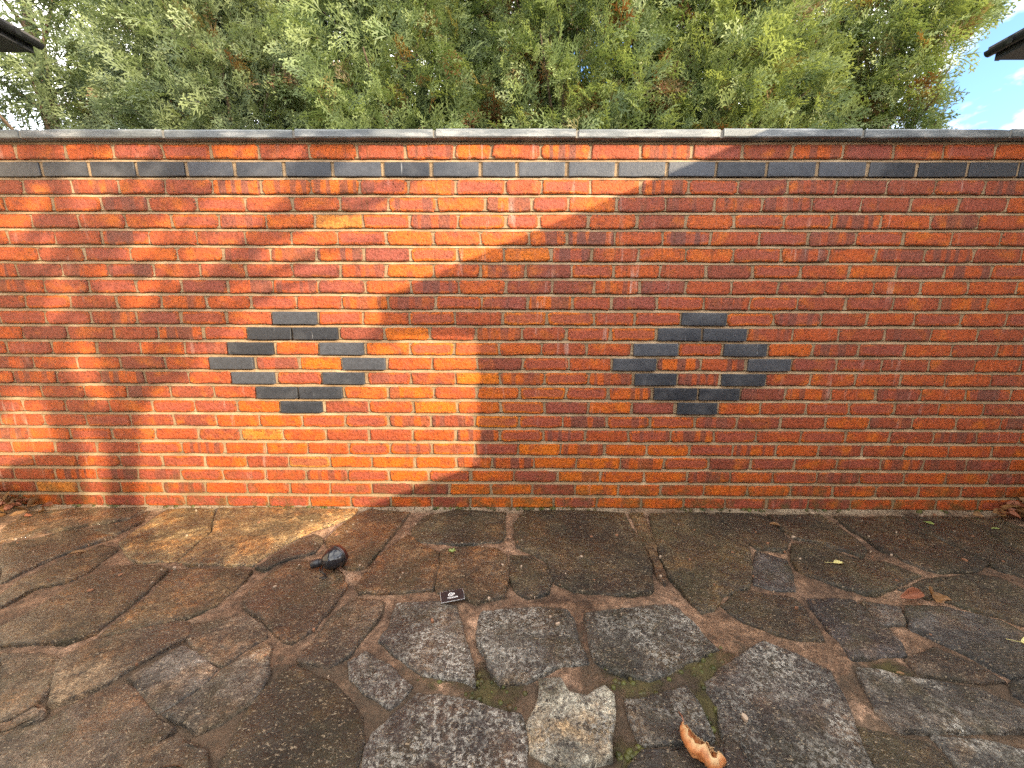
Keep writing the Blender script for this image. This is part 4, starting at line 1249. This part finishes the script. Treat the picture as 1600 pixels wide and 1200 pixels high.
def flat_leaf_mesh(L, W, curl, rng, nu=10, nv=6, lobed=0.0):
    vs, fs = [], []
    for i in range(nu + 1):
        u = i / nu
        half = W / 2 * (math.sin(math.pi * min(1, u * 0.98 + 0.02)) ** 0.75) * (1 + lobed * math.sin(u * 19))
        for j in range(nv + 1):
            v = j / nv * 2 - 1
            z = curl * L * (0.30 * (v * v) * math.sin(math.pi * u) + 0.22 * (u - .4) ** 2) + rng.uniform(-.02, .02) * L
            vs.append((u * L - L / 2, v * half, z))
    for i in range(nu):
        for j in range(nv):
            a = i * (nv + 1) + j
            fs.append((a, a + nv + 1, a + nv + 2, a + 1))
    return vs, fs

def place_leaf(name, loc, L, W, curl, rz, mat, label, seed, tiltx=0.0, stalk=0.35, group=None, lobed=0.0):
    rng = random.Random(seed)
    root = empty(name, loc)
    tag(root, label, 'leaf', group)
    vs, fs = flat_leaf_mesh(L, W, curl, rng, lobed=lobed)
    R = Matrix.Rotation(rz, 3, 'Z') @ Matrix.Rotation(tiltx, 3, 'X')
    pts = [R @ Vector(v) for v in vs]
    zmin = min(p.z for p in pts)
    pts = [p + Vector(loc) - Vector((0, 0, zmin - 0.0005)) for p in pts]
    b = MB(); b.add(pts, fs)
    o = b.build('blade', mat, root, smooth=True)
    s = o.modifiers.new('thickness', 'SOLIDIFY'); s.thickness = 0.0006
    if stalk:
        b = MB()
        q = [Vector((-L / 2 - L * stalk * k, 0.02 * L * k * k, 0.003 + .002 * k)) for k in (-.1, .5, 1.0)]
        b.tube([R @ p + Vector(loc) for p in q], [0.0010, 0.0008, 0.0010], 5)
        b.build('stalk', mat, root)
    return root

def curled_leaf():
    """the big dry orange leaf: a sheet rolled along a bent spine, torn open on its right side"""
    rng = random.Random(12)
    loc = (0.462, 0.752, 0.010)
    root = empty('curled_leaf', loc)
    tag(root, 'large curled dry orange leaf in the foreground right of the pale stone', 'leaf', 'fallen leaves on the paving')
    sp = [(0.446, 0.806), (0.441, 0.786), (0.441, 0.764), (0.447, 0.744), (0.459, 0.729), (0.474, 0.720), (0.490, 0.721), (0.502, 0.730)]
    rad = [0.006, 0.013, 0.018, 0.021, 0.022, 0.021, 0.018, 0.008]
    nu, nv = 34, 24
    vs, fs, tn = [], [], []
    for i in range(nu + 1):
        s = i / nu * (len(sp) - 1.001)
        k = int(s); fr = s - k
        p2 = Vector(sp[k]).lerp(Vector(sp[k + 1]), fr)
        r0 = rad[k] + (rad[k + 1] - rad[k]) * fr
        d = (Vector(sp[k + 1]) - Vector(sp[k])).normalized()
        side = Vector((-d.y, d.x, 0))            # towards the open inside of the bend
        t1 = 375 + 30 * noise.noise(Vector((s * 1.3, 0, 1))) + 14 * noise.noise(Vector((s * 6, 0, 4)))
        t0 = 100 - 35 * noise.noise(Vector((s * 1.1, 5, 1))) - 16 * noise.noise(Vector((s * 6, 5, 4)))
        for j in range(nv + 1):
            f = j / nv
            an = math.radians(t0 + (t1 - t0) * f)
            cr = 1 + 0.30 * noise.noise(Vector((s * .9, f * 3.0, 2.0))) + 0.22 * abs(noise.noise(Vector((s * 2.4, f * 7.0, 6.0)))) + 0.10 * noise.noise(Vector((s * 7, f * 16, 3.0)))
            r = r0 * cr
            q = Vector((p2.x, p2.y, 0)) + side * (r * math.cos(an)) + Vector((0, 0, r * 0.9 * math.sin(an) + r0 * .85))
            vs.append((q.x, q.y, max(0.001, q.z) + 0.010))
            e = max(0, (0.16 - f) * 5, (f - .86) * 5) + 0.5 * max(0, noise.noise(Vector((s * 2, f * 5, 8))))
            tn.append((min(0.9, e), 0, 0, 1))
    for i in range(nu):
        for j in range(nv):
            a = i * (nv + 1) + j
            fs.append((a, a + 1, a + nv + 2, a + nv + 1))
    b = MB(); b.add(vs, fs); b.t = tn
    o = b.build('blade', M_LEAF_ORANGE, root, smooth=True, tint=True)
    s = o.modifiers.new('thickness', 'SOLIDIFY'); s.thickness = 0.0008
    b = MB()
    b.tube([(sp[0][0], sp[0][1], 0.018), (0.449, 0.824, 0.016), (0.446, 0.836, 0.013)], [0.0016, 0.0013, 0.0016], 6)
    b.build('stalk', M_LEAF_RUST, root, smooth=True)
curled_leaf()
G = 'fallen leaves on the paving'
place_leaf('folded_leaf', (1.482, 1.266, 0.012), 0.105, 0.036, 0.9, 0.25, M_LEAF_RUST, 'long folded rust pink leaf beside the ragged brown leaf on the right', 3, 0.5, 0, G)
place_leaf('ragged_leaf', (1.560, 1.258, 0.012), 0.062, 0.055, 1.6, 0.9, M_LEAF_BROWN, 'ragged golden brown leaf next to the folded rust pink leaf', 4, 0.4, 0.2, G, .25)
place_leaf('yellow_leaf', (1.372, 1.456, 0.012), 0.042, 0.022, 0.5, 0.05, M_LEAF_YELLOW, 'pale yellow leaf with thin stalk alone on a dark slab', 5, 0.0, 0.9, G)
place_leaf('yellowing_leaf', (1.655, 1.057, 0.012), 0.055, 0.036, 0.7, -0.25, M_LEAF_YELLOW, 'yellow and tan leaf at the right edge of the picture', 6, 0.3, 0.7, G)
place_leaf('small_leaf', (1.304, 1.752, 0.010), 0.045, 0.014, 0.9, -0.5, M_LEAF_BROWN, 'small curled brown leaf near the foot of the wall under the right diamond', 7, 0.4, 0, G)
place_leaf('green_leaf', (2.09, 1.775, 0.010), 0.030, 0.011, 1.2, -0.9, M_LEAF_GREEN, 'small upright green leaf near the wall on the right', 8, 0.8, 0.3, G)
place_leaf('narrow_leaf', (2.36, 1.73, 0.010), 0.034, 0.008, 0.4, -0.2, M_LEAF_GREEN, 'narrow pale green leaf lying below the right corner leaf pile', 9, 0.2, 0, G)
place_leaf('tan_leaf', (1.14, 0.955, 0.010), 0.020, 0.007, 0.5, -0.3, M_LEAF_BROWN, 'tiny tan leaf on the mossy joint at the lower right', 10, 0.1, 0, G)
place_leaf('brown_leaf', (-1.88, 1.49, 0.010), 0.060, 0.020, 0.5, 0.4, M_LEAF_BROWN, 'dark brown leaf stuck flat on the wet paving at the left', 13, 0.0, 0, G)

# tiny yellow-green weed in a joint
def weed():
    root = empty('weed', (-0.258, 1.518, 0.004))
    tag(root, 'tiny yellow green weed sprouting in a joint near the centre', 'weed')
    rng = random.Random(3)
    for k in range(5):
        a = k * 1.26 + rng.uniform(-.2, .2)
        vs, fs = flat_leaf_mesh(0.020, 0.010, 0.6, rng, 5, 3)
        R = Matrix.Rotation(a, 3, 'Z') @ Matrix.Rotation(-0.5, 3, 'Y')
        b = MB(); b.add([R @ (Vector(v) + Vector((0.011, 0, 0))) + Vector((-0.258, 1.518, 0.008)) for v in vs], fs)
        b.build('leaf', M_LEAF_GREEN, root)
weed()

# leaf litter drifted into the two corners, with dark ivy growing over it
def litter(name, cx, cy, sx, sy, hz, n, seed, label, mats):
    rng = random.Random(seed)
    root = empty(name, (cx, cy, 0.0))
    tag(root, label, 'leaf pile', kind='stuff')
    bs = [MB() for _ in mats]
    for _ in range(n):
        u, v = rng.gauss(0, .5), rng.gauss(0, .5)
        x = cx + u * sx
        y = min(WALL_Y - 0.02, cy + v * sy)
        hgt = hz * max(0, 1 - (u * u + v * v) * .8) * rng.random()
        vs, fs = flat_leaf_mesh(rng.uniform(.03, .075), rng.uniform(.016, .042), rng.uniform(.2, 1.6), rng, 5, 3, .15)
        R = Matrix.Rotation(rng.uniform(0, 6.28), 3, 'Z') @ Matrix.Rotation(rng.uniform(-.9, .9), 3, 'X') @ Matrix.Rotation(rng.uniform(-.6, .6), 3, 'Y')
        pts = [R @ Vector(p) + Vector((x, y, 0.012 + hgt)) for p in vs]
        pts = [Vector((p.x, min(p.y, WALL_Y - 0.004), max(p.z, 0.004))) for p in pts]
        bs[rng.randrange(len(mats))].add(pts, fs)
    for b, m in zip(bs, mats):
        if b.v: b.build('dry_leaves', m, root, smooth=True)
    return root
litter('leaf_litter', -2.72, 1.82, 0.22, 0.12, 0.10, 150, 21, 'heap of dark dry leaves in the left corner at the foot of the wall', [M_LEAF_BROWN, M_LEAF_RUST, M_LEAF_BROWN])
litter('leaf_litter', 2.70, 1.83, 0.20, 0.12, 0.08, 140, 22, 'heap of dark dry leaves in the right corner at the foot of the wall', [M_LEAF_BROWN, M_LEAF_RUST, M_LEAF_BROWN])

M_IVY = foliage_material('dark_ivy', (0.008, 0.012, 0.006), (0.030, 0.040, 0.016), (0.05, 0.03, 0.015), 0.1)
def ivy(cx, cy, w, h, n, seed, label):
    rng = random.Random(seed)
    root = empty('ivy_plant', (cx, cy, 0))
    tag(root, label, 'ivy')
    b = MB()
    for k in range(5):
        x = cx + rng.uniform(-.4, .4) * w
        b.tube([(x, cy, 0), (x + rng.uniform(-.04, .04), cy + .02, h * .5), (x + rng.uniform(-.06, .06), cy + .03, h * rng.uniform(.75, 1))], [.006, .004, .002], 6)
    b.build('stems', M_BARK, root)
    V, F, T = [], [], []
    for _ in range(n):
        z = h * rng.random() ** 1.3
        x = cx + rng.gauss(0, .42) * w * (1 - .55 * z / h)
        y = min(WALL_Y - .012, cy + rng.gauss(0, .05))
        c = Vector((x, y, z + .02))
        L = rng.uniform(.028, .055)
        R = Matrix.Rotation(rng.uniform(0, 6.28), 3, 'Y') @ Matrix.Rotation(rng.uniform(-.9, .9), 3, 'X')
        out = [(0, -.5), (.42, -.18), (.5, .08), (.2, .12), (0, .6), (-.2, .12), (-.5, .08), (-.42, -.18)]
        i = len(V)
        for (u, v) in out:
            q = R @ Vector((u * L, -.12 * L * abs(u) * 4, v * L)) + c
            V.append((q.x, min(q.y, WALL_Y - .004), max(.003, q.z)))
        F += [(i, i + 1, i + 2, i + 3), (i, i + 3, i + 4, i + 5), (i, i + 5, i + 6, i + 7)]
        tn = (rng.random(), rng.random() ** 3, 0, 1)
        T += [tn] * 8
    tag(link_mesh('foliage', fast_mesh('foliage', np.array(V), np.array(F), np.array(T)), M_IVY, root), kind='stuff')
ivy(2.80, 1.85, 0.16, 0.34, 260, 6, 'dark ivy at the right corner of the wall above the leaf heap')
ivy(-2.86, 1.85, 0.16, 0.22, 170, 7, 'dark ivy at the left corner of the wall above the leaf heap')

# small chips, seeds and flecks strewn over the slabs
def debris():
    rng = random.Random(31)
    mats = [plain('pale_chips', (0.36, 0.27, 0.19), 0.8), plain('rusty_flecks', (0.22, 0.10, 0.05), 0.8)]
    root = empty('debris', (0, 1.2, 0))
    tag(root, 'pale chips and brown flecks scattered over the paving', 'debris', kind='stuff')
    for q, m in enumerate(mats):
        b = MB()
        for _ in range(75):
            y = WALL_Y - 0.04 - abs(rng.gauss(0, .42))
            if y < 0.6: continue
            x = rng.uniform(-1.0, 1.0) * (0.983 * y + .19) * 1.3
            r = rng.uniform(.0018, .0055) if rng.random() < .9 else rng.uniform(.006, .011)
            k = rng.randint(5, 7)
            el = rng.uniform(.45, .9); an = rng.uniform(0, 3.14)
            z0 = 0.006 + 0.006 * rng.random()
            top, bot = [], []
            for i in range(k):
                a = 2 * math.pi * i / k + rng.uniform(-.3, .3)
                u, v = r * math.cos(a), r * el * math.sin(a)
                X, Y = x + u * math.cos(an) - v * math.sin(an), y + u * math.sin(an) + v * math.cos(an)
                top.append((X, Y, z0 + r * .35 + rng.uniform(-.0006, .0006))); bot.append((X, Y, z0 - .006))
            fs = [tuple(range(k))] + [(i, k + i, k + (i + 1) % k, (i + 1) % k) for i in range(k)]
            b.add(top + bot, fs)
        b.build('chips' if q == 0 else 'flecks', m, root)
debris()

# grit and moss gathered along the foot of the wall and in the damp joints
M_MOSS = foliage_material('cushion_moss', (0.030, 0.034, 0.008), (0.095, 0.100, 0.022), (0.07, 0.045, 0.02), 0.1)
M_GRIT = plain('wall_foot_grit', (0.13, 0.085, 0.05), 0.9, 0, 0.5, 60, 0.001)
def wall_foot():
    rng = random.Random(57)
    root = empty('moss_and_grit', (0, WALL_Y - 0.03, 0))
    tag(root, 'moss cushions and grit along the foot of the wall and in damp joints', 'moss', kind='stuff')
    b = MB()
    def dome(x, y, r, z0):
        n, m = 8, 3
        vs, fs = [], []
        sq = rng.uniform(.35, .6)
        for i in range(m):
            a = math.pi / 2 * i / m
            for k in range(n):
                t = 2 * math.pi * k / n
                rr = r * math.cos(a) * (1 + rng.uniform(-.22, .22))
                vs.append((x + rr * math.cos(t), min(WALL_Y - .002, y + rr * math.sin(t)), z0 + r * sq * math.sin(a) - (.006 if i == 0 else 0)))
        vs.append((x, min(WALL_Y - .002, y), z0 + r * sq))
        for i in range(m - 1):
            for k in range(n):
                fs.append((i * n + k, i * n + (k + 1) % n, (i + 1) * n + (k + 1) % n, (i + 1) * n + k))
        for k in range(n):
            fs.append(((m - 1) * n + k, (m - 1) * n + (k + 1) % n, len(vs) - 1))
        b.add(vs, fs, (rng.random(), rng.random() ** 3, 0, 1))
    for _ in range(230):
        x = rng.uniform(-2.75, 2.75)
        if noise.noise(Vector((x * 2.2, 1, 0))) < -0.05: continue
        dome(x, WALL_Y - abs(rng.gauss(0, .010)), rng.uniform(.004, .011), 0.008)
    for (mx, my, mr) in ((0.585, 0.985, 0.11), (0.555, 0.86, 0.10), (-0.05, 0.91, 0.10), (0.36, 0.945, 0.10), (0.30, 0.74, 0.05), (-0.20, 0.96, 0.06), (0.47, 1.0, 0.06)):
        for _ in range(26):
            dome(mx + rng.gauss(0, mr * .5), my + rng.gauss(0, mr * .3), rng.uniform(.003, .009), -0.004)
    b.build('moss', M_MOSS, root, smooth=True, tint=True)
    g = MB()
    for _ in range(420):
        x = rng.uniform(-2.78, 2.78)
        y = WALL_Y - 0.004 - abs(rng.gauss(0, .028))
        r = rng.uniform(.0015, .005)
        z = 0.010
        p = [(x + r * rng.uniform(.5, 1.2) * math.cos(a), y + r * rng.uniform(.5, 1.2) * math.sin(a)) for a in (0.3, 1.9, 3.4, 5.0)]
        vs = [(u, min(v, WALL_Y - .001), z - .008) for u, v in p] + [(x, min(y, WALL_Y - .002), z + r * rng.uniform(.3, 1.0))]
        g.add(vs, [(0, 1, 4), (1, 2, 4), (2, 3, 4), (3, 0, 4)])
    g.build('grit', M_GRIT, root)
wall_foot()
